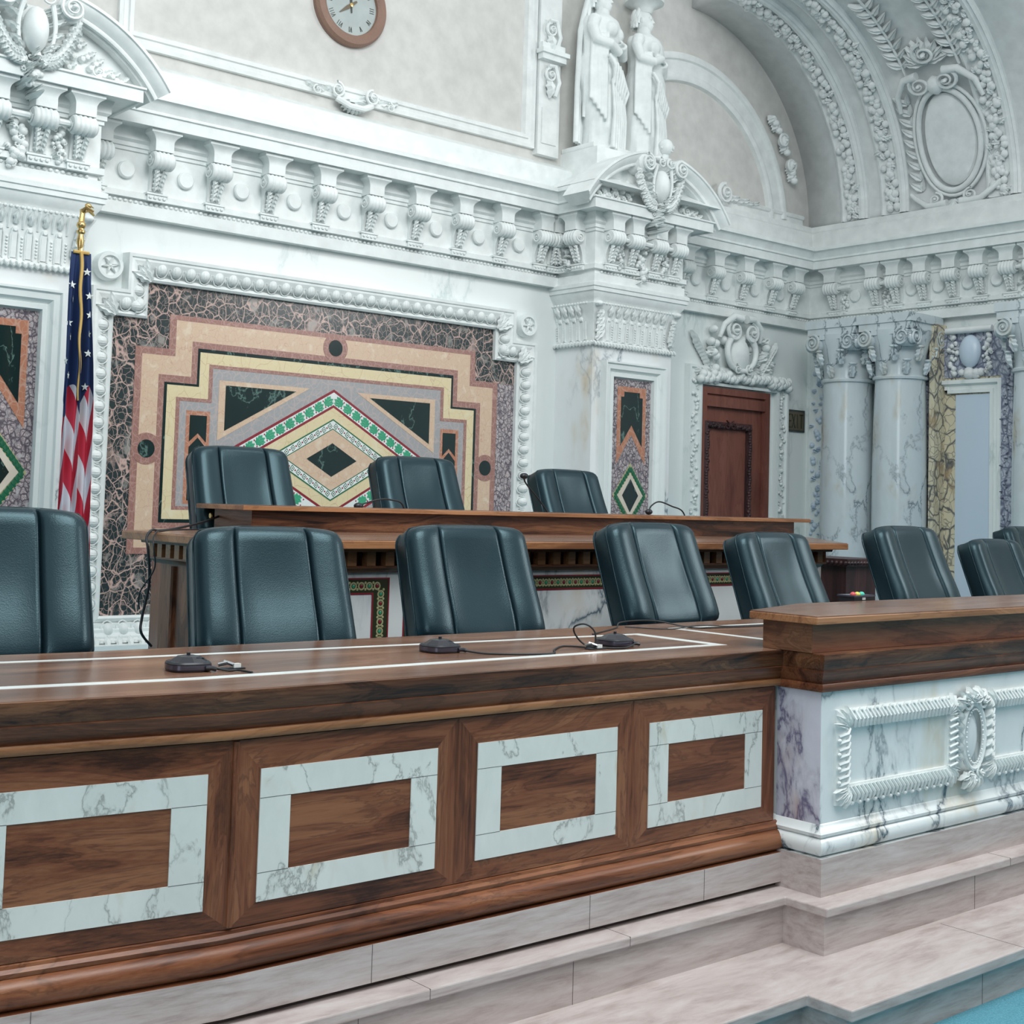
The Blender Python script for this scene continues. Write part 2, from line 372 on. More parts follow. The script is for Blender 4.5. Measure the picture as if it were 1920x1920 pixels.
# pier brackets
TL=lambda Xs:(lambda u,v,d: V(((Xs-d)*WS,u*WS,v*WS)))   # on a face looking left (-X); u = Y
for xc in (2.349,6.718):
    for du in (-.315,-.125,.11,.31): bracket(tpB,xc+du).build('bracket','carved',ent)
for yy in (6.72,6.90): bracket(TL(X0),yy).build('bracket','carved',ent)

# fruit swag generator
def blobs(m,T,u,v0,v1,w,d0=.03,n=None,seed=1,leafy=.3,taper=.25):
    rnd=random.Random(seed); L=abs(v1-v0); n=n or int(L*w*2600)+8
    for i in range(n):
        t=(i+rnd.random())/n; ww=w*(.55+.45*sin(PI*min(1,t*1.1))) if taper else w
        r=w*rnd.uniform(.22,.42); x=u+rnd.uniform(-1,1)*(ww-r*.6); v=v0+(v1-v0)*t
        k=rnd.random()
        if k<leafy: 
            a=rnd.uniform(0,2*PI); m.leaf((x,v),(x+cos(a)*r*2.0,v+sin(a)*r*2.0),r*.7,d0+r*.7,T,3)
        elif k<leafy+.15:
            for q in range(7): m.ball((x+r*.5*cos(q*.9),v+r*.5*sin(q*.9),d0+r*.5),r*.3,T,6,4)
        else: m.ball((x,v,d0+r*.35),(r,r,r*.9),T,8,6)
for k,(xc) in enumerate((2.349,6.718)):
    for du,v1,w in ((-.222,1.63,.045),(-.007,1.57,.062),(.212,1.63,.045)):
        m=MB(); blobs(m,tpB,xc+du,1.80,v1,w,.07,seed=int(du*100)+k,n=30)
        m.tube([tpB(xc+du-.09,1.822,.118),tpB(xc+du+.09,1.822,.118)],.017*WS,8); m.build('fruit_garland','carved',ent)
for y,w in ((6.58,.04),(6.185,.045),(5.035,.045)):
    m=MB(); blobs(m,tr,-y,1.80,1.62,w,.06,seed=int(y*10),n=26); m.tube([tr(-y-.09,1.822,.118),tr(-y+.09,1.822,.118)],.016*WS,8); m.build('fruit_garland','carved',ent)
m=MB(); blobs(m,TL(X0),6.81,1.80,1.62,.045,.08,seed=5,n=24); m.build('fruit_garland','carved',ent)

# ------------------------------------------------------------ piers with pediments
def arcpts(cx,cz,r,a0,a1,n=16): return [(cx+r*cos(a0+(a1-a0)*i/n),cz+r*sin(a0+(a1-a0)*i/n)) for i in range(n+1)]
def poly(m,pts,d0,d1,T): return m.prism(pts,d0,d1,T)
def offset_rect(c,hw,hh): return [(c[0]-hw,c[1]-hh),(c[0]+hw,c[1]-hh),(c[0]+hw,c[1]+hh),(c[0]-hw,c[1]+hh)]
def pier(xc,xl,xr,label,lab2,mirror):
    P=thing('marble_pier',V(((xl+xr)/2,YP+.18,-.85))*WS,label,'pier'); T=TB(YP)
    m=MB().box(xl,xr,-.9,1.47,-.40,0,lambda u,v,d:T(u,v,d)); m.build('shaft','veined',P)
    m=MB().sweep(sp([(0,0),(0,.06),(.012,.06),(.02,.048),(.05,.045),(.07,.02),(.075,.03),(.10,.03),(.105,0)]),[T(*p) for p in ((xl+.077,-.75,0),(xl+.077,.995,0),(xr-.097,.995,0),(xr-.097,-.75,0))],N=(0,-1,0)); m.build('panel_frame','white',P,28)
    # inlay
    c=xc-.005; z0=.885
    MB().prism([(c-.186,-.72),(c+.186,-.72),(c+.186,z0),(c-.186,z0)],0,.004,T).build('inlay_border','purple',P,0)
    red=[(c-.14,.835),(c+.14,.835),(c+.14,.30),(c,.505),(c-.14,.30)]
    MB().prism(red,.004,.006,T).build('red_shield','orange',P,0)
    g=[(c-.075,.80),(c+.075,.80),(c+.075,.765),(c+.105,.765),(c+.105,.425),(c,.572),(c-.105,.425),(c-.105,.765),(c-.075,.765)]
    MB().prism(g,.006,.008,T).build('green_shield','dkgreen',P,0)
    def dia(h,w,cz=.085): return [(c,cz-h),(c+w,cz),(c,cz+h),(c-w,cz)]
    for nm,h,w,mt,d in (('mosaic_diamond',.225,.165,'tesy',.0062),('cream_diamond',.155,.125,'cream',.0092),('green_diamond',.115,.078,'dkgreen',.011)):
        MB().prism(dia(h,w),.004,d,T).build(nm,mt,P,0)
    m=MB(); rnd=random.Random(3)
    for sx in (-1,1):
        for sz in (-1,1):
            for i in range(9):
                t=(i+.5)/9; x=c+sx*.145*(1-t); z=.085+sz*.19*t
                m.leaf((x-sx*.0,z-.02),(x,z+.022),.018,.004,lambda u,v,d:T(u,v,.0065+d),2)
    m.build('mosaic_leaves','tesd',P,0)
    if True:
        red2=[(c-.14,-.665),(c+.14,-.665),(c+.14,-.13),(c,-.335),(c-.14,-.13)]
        MB().prism(red2,.004,.006,T).build('red_shield','orange',P,0)
    # capital
    K=P
    pth=[(xl,Y7,0),(xl,YP,0),(xr,YP,0),(xr,Y7,0)]
    MB().sweep(sp([(0,1.10),(.022,1.10),(.027,1.112),(.008,1.118),(.008,1.16),(.012,1.26),(.026,1.335),(.045,1.368),(.05,1.38),(.035,1.386),(.048,1.41),(.066,1.435),(.070,1.455),(.080,1.459),(.080,1.484),(.088,1.488),(.088,1.512),(.075,1.52),(0,1.52)]),wp(pth)).build('capital','carved',P,30)
    m=MB()   # rope
    for (T2,a,b) in ((T,xl-.02,xr+.02),(TL(xl),YP-.02,Y7)):
        n=int((b-a)/.03)
        for i in range(n):
            u=a+(i+.5)*(b-a)/n; m.ball((u,1.106,.026),(.012,.022,.014),T2,6,4,Matrix.Rotation(R(35),3,'Z'))
    m.build('rope_moulding','carved',P)
    m=MB()   # fluted reeds, beads and rosettes of the capital bell
    for (T2,a,b) in ((T,xl+.09,xr-.09),(TL(xl),YP+.07,Y7-.02)):
        n=max(2,round((b-a)/.077))
        for i in range(n):
            u=a+(i+.5)*(b-a)/n; w=.018
            m.sweep([(0,0),(.004,.006),(w*2-.004,.006),(w*2,0)],[T2(u-w,1.135,.008),T2(u-w,1.25,.014),T2(u-w,1.262,.016)],N=(T2(0,0,1)-T2(0,0,0)).normalized(),cap=False)
            for (q0,q1) in ((u-w-.002,.006),(u+w+.002,.006)):
                m.tube([T2(q0,1.13,.011),T2(q0,1.25,.016),T2(u+(q0-u)*.5,1.285,.022)],.0045*WS,5)
            m.lathe([(.0,.012),(.009,.012),(.016,.004),(.018,0)],10,lambda x,y,z:T2(u+x,1.275+y,.016+z))
            for j in range(6): m.ball((u+.0385,1.15+.017*j,.010+.001*j),(.007,.007,.006),T2,5,4)
            m.leaf((u+.0,1.30),(u+.0,1.372),.020,.02,lambda uu,v,d:T2(uu,v,.020+(v-1.3)*.30+d),2)
            m.tube([T2(u+.0385,1.28,.014),T2(u+.0385,1.33,.028),T2(u+.0385,1.37,.044)],.008*WS,5)
        beads(m,T2,a-.06,b+.06,1.382,.048,.028,.010)
    for cu,s in ((xl,1),(xr,-1)):
        for j in range(4):
            m.leaf((cu+s*.01,1.13+.05*j),(cu+s*(.07-.01*j),1.22+.04*j),.03,.03,lambda u,v,d:T(u,v,.008+(v-1.13)*.12+d),3)
        m.ball((cu,1.375,.05),(.034,.022,.034),T)
    m.build('capital_carving','carved',P)
    # pediment
    cx=xc+.028*(1 if mirror else -1)*0+.01; cz=1.60; ro=.85; ri=.75; zb=2.062; hb=math.sqrt(ri*ri-(zb-cz)**2); ae=math.atan2(zb-cz,math.sqrt(ro*ro-(zb-cz)**2))
    aw=math.asin((zb-cz)/(ri+.02)); MB().prism(arcpts(cx,cz,ri+.02,PI-aw,aw,28),-.02,.11,T).build('pediment_wall','carved',P,0)
    for s in (0,1):
        a=(PI-ae,PI/2+.20) if s==0 else (PI/2-.20,ae)
        pts=[T(x,z,0) for x,z in arcpts(cx,cz,ri,a[0],a[1],16)]
        MB().sweep([(-q,z) for q,z in sp([(0,0),(0,.165),(.012,.17),(.012,.195),(.022,.20),(.03,.20),(.045,.215),(.065,.235),(.08,.24),(.085,.25),(.10,.25),(.10,0)])],pts,N=(0,-1,0),pc=True).build('arched_cornice','carved',P,40)
        m=MB(); cu=cx+(-.165 if s==0 else .165); cv=2.352; m.volute((cu,cv),.062,T,2.2,.34,.235,.05,-1 if s==0 else 1,PI/2)
        m.lathe([(0,.25),(.05,.25),(.066,.235),(.066,.05)],24,lambda x,y,z:T(cu+x,cv+y,z)); m.build('scroll_end','carved',P)
    m=MB(); rnd=random.Random(9)
    for s in (-1,1):
        for i in range(15):
            t=i/14; x=cx+s*(.16+.32*t); z=zb+.02+(.20*(1-t))*rnd.random(); m.ball((x,z,.125),(.020,.020,.024),T,7,5)
            if i%2==0: m.leaf((x,z),(x+s*.045,z+.035),.018,.022,lambda u,v,d:T(u,v,.125+d),3)
        m.volute((cx+s*.36,zb+.05),.036,T,1.6,.35,.12,.03,s)
    m.build('pediment_foliage','carved',P)
    m=MB(); c2=(cx,2.215); m.ball((c2[0],c2[1],.22),(.062,.115,.07),T,20,14); m.build('cartouche_shield','carved',P)
    m=MB()
    for s in (-1,1):
        m.volute((cx+s*.045,c2[1]+.155),.036,T,1.8,.4,.24,.05,s)
        for i in range(6):
            a=R(-95+38*i); bx,bz=cx+s*.065*abs(cos(a*.5)),c2[1]+.10*sin(a); m.leaf((bx,bz),(bx+s*(.06+.012*i),bz+.03+.008*i),.022,.05,lambda u,v,d:T(u,v,.19+d),3)
        m.tube([T(cx+s*(.068+.022*sin(PI*t/8)),c2[1]+.13-.24*t/8,.25-.02*t/8) for t in range(9)],lambda t:.013*WS*(1-.4*t),7)
        for i in range(11):
            t=i/10; x=cx+s*(.045+.15*t); z=c2[1]-.15+.20*t*t; m.ball((x,z,.20),(.026,.026,.03),T,7,5)
            m.leaf((x,z),(x+s*.03,z+.05),.026,.03,lambda u,v,d:T(u,v,.205+d),3); m.leaf((x,z),(x+s*.035,z-.03),.022,.03,lambda u,v,d:T(u,v,.205+d),3)
    blobs(m,T,cx,c2[1]-.10,c2[1]-.29,.058,.20,seed=4,n=30,leafy=.6)
    m.build('cartouche_scrolls','carved',P)
    return P
pier(2.349,1.962,2.735,'tall marble pier at the left edge with inlaid panel and broken pediment','',0)
p2=pier(6.718,X0,X1,'tall marble pier left of the wooden door with inlaid diamond panel and broken pediment','',1)
# small head on the right pediment
m=MB(); T=TB(YP); hx,hz,hd=6.80,2.505,.20; m.ball((hx,hz,hd),(.048,.055,.05),T,18,12); m.ball((hx+.014,hz-.010,hd+.048),(.008,.012,.012),T,6,4); m.ball((hx+.012,hz-.030,hd+.040),(.014,.006,.010),T,6,4)
for q in (-1,1): m.ball((hx+.012+q*.018,hz+.006,hd+.042),(.008,.005,.006),T,6,4); m.ball((hx+q*.047,hz-.005,hd),(.008,.012,.010),T,6,4)
m.ball((hx,hz-.05,hd-.01),(.026,.035,.026),T,10,6); m.ball((hx-.02,hz-.085,hd-.02),(.09,.028,.045),T,14,6); m.ball((hx,hz+.02,hd-.01),(.050,.045,.050),T,14,8)
m.build('cherub_head','carved',p2)
# pedestal for the statues
st=thing('statue_pedestal',V((6.72,6.8,2.1))*WS,'white block pedestal carrying the two draped statues','pedestal')
m=MB().box(X0-.007,X1+.25,YP,Y7,2.10,2.47,lambda x,y,z:V((x,y,z))*WS); m.build('block','carved',st)
vs=[V(p)*WS for p in ((6.08,6.39,2.155),(7.36,6.39,2.155),(7.36,7,2.155),(6.08,7,2.155),(X0-.007,YP,2.30),(X1+.25,YP,2.30),(X1+.25,7,2.30),(X0-.007,7,2.30))]
MB().add(vs,[(0,1,5,4),(1,2,6,5),(3,0,4,7),(0,3,2,1),(4,5,6,7)]).build('weathering_slope','carved',st,0)

# ------------------------------------------------------------ statues
def statue(cx,cy,zb,ht,face,arm,cap,name,label,seed):
    root=thing(name,V((cx,cy,zb))*WS,label,'statue','caryatid statues over the marble pier')
    h=ht*WS; base=V((cx,cy,zb))*WS; m=MB(); n=44; o=0
    sec=[(0,.150,.125),(.05,.152,.125),(.14,.150,.12),(.25,.152,.118),(.36,.160,.12),(.46,.168,.125),(.54,.160,.118),(.60,.138,.10),(.66,.135,.10),(.72,.150,.108),(.78,.158,.10),(.815,.140,.085),(.835,.085,.065),(.85,.048,.05),(.875,.044,.048),(.89,.04,.045)]
    rnd=random.Random(seed); rings=[]
    for (t,a,b) in sec:
        sway=.025*sin(PI*2*t+seed)*h/1.2; ring=[]
        fold=max(0,(.80-t))*.020+.004
        for i in range(n):
            an=2*PI*i/n
            k=1+ (fold*4.2)*(sin(an*9+2.2*t*5+seed)+.6*sin(an*15-t*9))*.32
            ring.append(base+V((a*h*k*cos(an)*.88+sway,b*h*k*sin(an),t*h)))
        rings.append(ring)
    vs=[p for r in rings for p in r]; fs=[(j*n+i,j*n+(i+1)%n,(j+1)*n+(i+1)%n,(j+1)*n+i) for j in range(len(rings)-1) for i in range(n)]
    fs+=[tuple(range(n-1,-1,-1)),tuple((len(rings)-1)*n+i for i in range(n))]; m.add(vs,fs)
    Rf=Matrix.Rotation(face,3,'Z')
    def P(x,y,z): return base+Rf@V((x*h,y*h,0))+V((0,0,z*h))     # x right, -y forward
    sh=[P(-.125,0,.79),P(.125,0,.79)]
    m.tube([P(-.115,0,.795),P(-.165,.0,.73),P(-.16,-.03,.65),P(-.12,-.10,.63),P(-.02,-.125,.68 if arm else .60)],lambda t:.040*h*(1-.35*t),10)
    m.tube([P(.115,0,.795),P(.165,.0,.72),P(.165,-.02,.63),P(.13,-.10,.62),P(.03,-.13,.66)],lambda t:.040*h*(1-.35*t),10)
    for s in (-1,1):
        for q in range(4): m.tube([P(s*.01+.012*q-.02,-.13,.675),P(s*.0+.012*q-.02,-.14,.655)],.008*h,5)
        m.ball(P(s*.055,-.075,.735),(.05*h,.05*h,.05*h),None,10,8)
    # mantle folds hanging from the arm and across the hips
    for i in range(7):
        t=i/6; m.tube([P(-.14+.28*t,-.10-.02*sin(PI*t),.56-.06*t),P(-.12+.25*t,-.135,.50-.10*t),P(-.10+.2*t,-.12,.40-.08*t)],.013*h,6)
    for i in range(6):
        x=-.11+.04*i; m.tube([P(x,-.115,.42),P(x+.012,-.13,.22),P(x,-.125,.01)],lambda t:h*(.010+.008*t),6)
    for i in range(5):
        m.tube([P(-.15+.01*i,.0-.02*i,.70),P(-.165+.01*i,-.02*i,.5),P(-.16+.01*i,-.02*i,.30-.03*i)],.012*h,6)
    m.box(-.17*h,.17*h,-.14*h,.14*h,-.001,.03*h,lambda x,y,z:base+V((x,y,z)))
    b=m.build('robed_body','carved',root,60); rm=b.modifiers.new('fuse','REMESH'); rm.mode='VOXEL'; rm.voxel_size=.009; rm.use_smooth_shade=True
    # head
    m=MB(); hc=.935
    def Q(x,y,z): return P(x,y,z)
    m.tube([P(0,.0,.85),P(0,-.005,.92)],.036*h,12)
    m.ball((0,0,0),(.047,.056,.066),lambda x,y,z:P(x,y,hc+z),20,14)
    m.ball((0,0,0),(.036,.035,.04),lambda x,y,z:P(x,y-.026,hc-.036+z),14,10)
    m.add([P(-.008,-.055,hc+.012),P(.008,-.055,hc+.012),P(.011,-.056,hc-.018),P(-.011,-.056,hc-.018),P(0,-.076,hc-.016)],[(0,1,4),(1,2,4),(2,3,4),(3,0,4)])
    for s in (-1,1):
        m.ball((0,0,0),(.012,.008,.006),lambda x,y,z,s=s:P(s*.020+x,-.050+y,hc+.006+z),8,6)
        m.tube([P(s*.006,-.056,hc+.016),P(s*.022,-.055,hc+.020),P(s*.036,-.043,hc+.014)],.004*h,5)
        m.ball((0,0,0),(.006,.012,.016),lambda x,y,z,s=s:P(s*.047+x,.0+y,hc-.002+z),8,6)
    m.ball((0,0,0),(.015,.007,.004),lambda x,y,z:P(x,-.058+y,hc-.031+z),8,5); m.ball((0,0,0),(.013,.007,.004),lambda x,y,z:P(x,-.057+y,hc-.038+z),8,5)
    hd=m.build('head','carved',root,60); rm=hd.modifiers.new('fuse','REMESH'); rm.mode='VOXEL'; rm.voxel_size=.005; rm.use_smooth_shade=True
    m=MB()
    for i in range(26):
        a=R(15+i*13); zz=hc+.012+.03*sin(i*1.7)
        m.tube([P(.050*cos(a)*.9,.012+.056*abs(sin(a))*.95,zz+.03),P(.056*cos(a),.015+.06*abs(sin(a)),zz),P(.052*cos(a),.02+.055*abs(sin(a)),zz-.03)],.011*h,6)
    m.ball((0,0,0),(.05,.056,.045),lambda x,y,z:P(x,.012+y,hc+.034+z),14,8); m.ball((0,0,0),(.03,.03,.03),lambda x,y,z:P(x,.06+y,hc+.0+z),10,8)
    if not cap:   # veil down the back
        m.sweep([(0,0),(.02*h,.0),(.02*h,.01),(0,.01)],[P(-.05,.05,hc+.05),P(-.075,.06,.85),P(-.13,.06,.74),P(-.15,.05,.5),P(-.15,.05,.2)],N=(0,1,0))
        for i in range(9):
            x=-.10+.025*i; m.tube([P(x*.5,.055,hc+.06),P(x*.9,.075,.85),P(x*1.3,.085,.72),P(x*1.45,.09,.4),P(x*1.5,.09,.05)],.018*h,6)
    m.build('hair','carved',root,60)
    if cap:
        m=MB().lathe([(.0,.985),(.045,.985),(.055,1.005),(.062,1.02),(.10,1.045),(.125,1.05),(.125,1.075),(.09,1.085),(.10,1.12),(0,1.12)],28,lambda x,y,z:base+V((x*h,y*h,z*h)))
        m.build('capital','carved',root)
    else:
        m=MB().lathe([(0,.985),(.05,.985),(.06,1.01),(.10,1.035),(.10,1.07),(0,1.07)],28,lambda x,y,z:base+V((x*h,y*h,z*h))); m.build('capital','carved',root)
statue(6.525,6.83,2.47,1.19,R(28),0,0,'draped_statue','left white draped caryatid statue with a veil down her back',1)
statue(6.975,6.85,2.47,1.16,R(30),1,1,'draped_statue','right white draped caryatid statue with arm bent under a capital',4)

# ------------------------------------------------------------ upper wall: panel moulding, ornament, pilaster, clock
o=thing('panel_moulding',V((4.4,Y7,2.5))*WS,'long white panel moulding on the upper wall below the clock','moulding')
T=TB(Y7); fr=sp([(0,0),(0,.03),(.02,.035),(.03,.022),(.055,.022),(.06,.035),(.085,.03),(.10,0)])
MB().sweep(fr,[T(*p) for p in ((6.05,5.0,0),(6.05,2.455,0),(3.02,2.455,0),(3.02,5.0,0))],N=(0,-1,0)).build('frame','plaster',o,30)
m=MB(); c=4.55
for s in (-1,1):
    m.volute((c+s*.13,2.50),.05,T,1.8,.4,.03,.05,s); m.volute((c+s*.27,2.47),.03,T,1.6,.4,.03,.04,-s)
    for i in range(4): m.leaf((c+s*(.05+.07*i),2.48),(c+s*(.14+.07*i),2.50+.02*(i%2)),.03,.04,T,3)
m.tube([T(c-.13,2.45,.05),T(c-.05,2.41,.08),T(c+.05,2.41,.08),T(c+.13,2.45,.05)],.02*WS,8)
for i in range(9):
    a=R(200+i*17.5); m.leaf((c+.02*cos(a),2.46+.02*sin(a)),(c+.10*cos(a),2.46+.085*sin(a)),.022,.06,T,2)
m.build('shell_ornament','carved',o)
o=thing('scroll_pilaster',V((6.16,Y7,2.6))*WS,'slim white pilaster strip with scroll consoles beside the statues','pilaster')
m=MB().box(6.06,6.255,2.42,5.0,0,.05,T); m.box(6.09,6.225,2.5,2.75,.05,.06,T); m.build('strip','plaster',o)
m=MB()
for zz in (2.98,3.30,3.75):
    m.volute((6.14,zz),.05,T,1.7,.4,.05,.05,1); m.tube([T(6.19,zz-.14,.07),T(6.22,zz-.04,.08),T(6.18,zz+.07,.08),T(6.12,zz+.06,.08)],.016*WS,7)
    m.leaf((6.14,zz-.03),(6.14,zz-.16),.035,.05,lambda u,v,d:T(u,v,.05+d),3)
m.box(6.045,6.265,3.08,3.12,.05,.10,T); m.box(6.03,6.28,3.12,3.15,.05,.12,T); m.box(6.05,6.26,3.15,3.20,.05,.09,T)
m.build('scroll_consoles','carved',o)
ck=thing('clock',V((4.52,Y7-.04,2.797))*WS,'round wall clock with brown mosaic rim on the upper wall','clock')
cz=3.062; cu=4.517; rr=.262
MB().lathe([(rr,0),(rr,.03),(rr-.015,.05),(rr-.05,.055),(rr-.07,.04),(rr-.075,.02)],64,lambda x,y,z:T(cu+x,cz+y,z)).build('rim','clockf',ck)
MB().lathe([(0,.022),(rr-.06,.022),(rr-.06,0)],64,lambda x,y,z:T(cu+x,cz+y,z)).build('dial','clockd',ck)
m=MB()
num={1:['I'],2:['I','I'],3:['I']*3,4:['I','V'],5:['V'],6:['V','I'],7:['V','I','I'],8:['V','I','I','I'],9:['I','X'],10:['X'],11:['X','I'],12:['X','I','I']}
for k,ch in num.items():
    a=PI/2-k*PI/6; n=len(ch); er=V((cos(a),sin(a))); et=V((-sin(a),cos(a)))
    for i,g in enumerate(ch):
        off=-(i-(n-1)/2)*.014; b=V((cu,cz))+er*.155+et*off
        segs={'I':[((0,-.016),(0,.016))],'V':[((-.006,.016),(0,-.016)),((.006,.016),(0,-.016))],'X':[((-.006,.016),(.006,-.016)),((.006,.016),(-.006,-.016))]}[g]
        for p,q in segs:
            A=b-et*p[0]+er*p[1]; B=b-et*q[0]+er*q[1]; m.tube([T(A[0],A[1],.0235),T(B[0],B[1],.0235)],.0022*WS,4)
m.build('numerals','iron',ck)
def hand(a,L,w):
    d=V((cos(a),sin(a)));n=V((-d[1],d[0])); c=V((cu,cz))
    return MB().prism([tuple(c-d*.05+n*w*.5),tuple(c-d*.05-n*w*.5),tuple(c+d*L*.3-n*w),tuple(c+d*L-n*.002),tuple(c+d*L+n*.002),tuple(c+d*L*.3+n*w)],.026,.029,T)
hand(R(95),.15,.008).build('minute_hand','iron',ck,0); hand(R(218),.105,.012).build('hour_hand','bronze',ck,0)
MB().lathe([(0,.034),(.012,.032),(.013,.026)],14,lambda x,y,z:T(cu+x,cz+y,z)).build('hub','gold',ck)

# lunette moulding behind the pediment
o=thing('lunette_moulding',V((7.7,Y7,2.45))*WS,'arched panel moulding on the wall under the vault','moulding')
pts=[T(x,z,0) for x,z in ([(6.28,2.43),(9.07,2.43)]+arcpts(7.675,2.43,1.39,0,PI,40)[1:-1])]
pp=sp([(0,0),(0,.035),(.03,.045),(.05,.04),(.06,.025),(.15,.022),(.165,.035),(.195,.04),(.215,.03),(.225,0)])
MB().sweep([(-a,b) for a,b in pp],[T(x,z,0) for x,z in arcpts(7.63,2.30,1.19,R(5),R(114),40)],N=(0,-1,0)).build('arch_frame','plaster',o,40)
MB().sweep([(a*.6,b) for a,b in pp],[T(9.04,2.335,0),T(7.2,2.335,0)],N=(0,-1,0)).build('sill_frame','plaster',o,30)
m=MB()
for a in (25,34):
    x,z=7.63+1.30*cos(R(a)),2.30+1.30*sin(R(a)); m.volute((x,z),.062,T,1.6,.42,.04,.06,1 if a==34 else -1,R(a)); m.ball((x,z,.06),(.032,.05,.045),T)
for a in (19,22,29.5,38,41):
    x,z=7.63+1.31*cos(R(a)),2.30+1.31*sin(R(a)); m.leaf((x,z),(x+.08*cos(R(a+90)),z+.08*sin(R(a+90))),.045,.06,T,3); m.ball((x,z,.06),(.035,.03,.03),T)
m.volute((8.0,2.47),.08,T,2,.4,.04,.06,1); 
for i in range(6): m.leaf((8.05+.06*i,2.44),(8.16+.06*i,2.46+.02*(i%2)),.04-.004*i,.05,T,3)
m.build('scroll_ornaments','carvedgrey',o)

# vault ribs with fruit bands
def TV(y): return lambda s,w,d: V((vc[0]+(vr-d)*cos(s),y-w,vc[1]+(vr-d)*sin(s)))*WS   # s angle, w toward the room, d inward
def band(y0,y1,label):
    o=thing('vault_rib',V((XC-.02,(y0+y1)/2,2.36))*WS,label,'vault rib','carved ribs of the barrel vault')
    m=MB(); T2=TV(0)
    def arch(prof):
        n=56; vs=[];k=len(prof)
        for i in range(n+1):
            s=PI*.5*i/n
            for (y,d) in prof: vs.append(V((vc[0]+(vr-d)*cos(s),y,vc[1]+(vr-d)*sin(s)))*WS)
        return MB().add(vs,[(i*k+j,i*k+j+1,(i+1)*k+j+1,(i+1)*k+j) for i in range(n) for j in range(k-1)])
    arch([(y0+.03,0),(y0+.03,.03),(y0+.01,.04),(y0-.01,.025),(y1+.02,.025),(y1+.01,.045),(y1-.02,.05),(y1-.04,.035),(y1-.05,.045),(y1-.065,.03),(y1-.065,0)]).build('ribbed_arch','carvedgrey',o,40)
    m=MB(); rnd=random.Random(int(y0*10)); c=(y0+y1)/2; w=(y0-y1)/2
    nn=190
    for i in range(nn):
        s=R(1+ (89)*(i+rnd.random()*.6)/nn); r=rnd.uniform(.018,.034)
        x=rnd.uniform(-1,1)*(w-.03); k=rnd.random(); q=V((vc[0]+(vr-.035-r*.3)*cos(s),c-x,vc[1]+(vr-.035-r*.3)*sin(s)))*WS
        if k<.6: m.ball(q,(r*WS,r*WS,r*WS),None,7,5)
        else:
            a=rnd.uniform(0,2*PI); Tl=lambda u,v,d,s=s,x=x: V((vc[0]+(vr-.03-d)*cos(s+v/vr),c-x-u,vc[1]+(vr-.03-d)*sin(s+v/vr)))*WS
            m.leaf((0,0),(r*2.3*cos(a),r*2.3*sin(a)),r*.9,r*.9,Tl,3)
    m.build('fruit_garland','carvedgrey',o,50)
band(6.62,6.46,'fruit garland rib of the vault nearest the back wall')
band(6.24,6.08,'fruit garland rib of the vault between the plain rib gap and the oval cartouche')
band(5.32,5.14,'fruit garland rib of the vault at the right edge of view')
# oval cartouche on the vault
o=thing('oval_cartouche',V((9.1,5.6,2.4))*WS,'large oval cartouche with scrolls and palm leaves on the vault','cartouche')
s0=.335; Tc=lambda u,v,d: V((vc[0]+(vr-d)*cos(s0+v/vr),5.60-u*1.12,vc[1]+(vr-d)*sin(s0+v/vr)))*WS   # u to viewer's right
MB().lathe([(0,.06),(.12,.06),(.19,.045),(.20,.03),(.2,0)],40,lambda x,y,z:Tc(x*.95,y*1.8,z)).build('oval_plate','carvedgrey',o)
m=MB(); 
m.tube([Tc(.225*cos(a),.40*sin(a),.05) for a in [2*PI*i/40 for i in range(41)]],.022*WS,8)
m.tube([Tc(.265*cos(a),.44*sin(a),.04) for a in [2*PI*i/40 for i in range(41)]],.014*WS,8)
for s in (-1,1):
    m.volute((s*.10,.47),.085,Tc,2.0,.35,.05,.06,-s); m.volute((s*.13,-.46),.055,Tc,1.8,.4,.05,.05,s)
    m.tube([Tc(s*.10,.55,.08),Tc(s*.2,.54,.08),Tc(s*.29,.42,.07),Tc(s*.31,.28,.06)],lambda t:.035*WS*(1-.5*t),8)
    m.tube([Tc(s*.05,-.50,.07),Tc(s*.2,-.50,.07),Tc(s*.30,-.42,.06),Tc(s*.34,-.38,.05)],lambda t:.03*WS*(1-.5*t),8)
    for i in range(9):
        v=-.36+.085*i; m.leaf((s*.27,v),(s*.36,v+.085),.032,.04,Tc,1); m.leaf((s*.27,v),(s*.20+s*.05,v+.09),.022,.035,Tc,1)
    for i in range(8):
        v=.62+.085*i; m.leaf((s*.20,v),(s*.30,v+.085),.035,.045,Tc,1); m.leaf((s*.20,v),(s*.11,v+.08),.03,.045,Tc,1)
    m.tube([Tc(s*.20,.55+.1*i,.03) for i in range(9)],.010*WS,6)
for i in range(7):
    a=R(-150+20*i); m.leaf((0,-.47),(.13*cos(a),-.47+.16*sin(a)),.03,.07,Tc,2)
for i in range(9):
    a=R(10+20*i); m.leaf((0,.62),(.17*cos(a),.62+.22*sin(a)),.035,.07,Tc,3)
m.volute((0.02,.72),.09,Tc,1.7,.35,.05,.06,1)
m.ball((0,.44,.06),(.06,.08,.06),Tc)
m.build('scrollwork','carvedgrey',o,50)
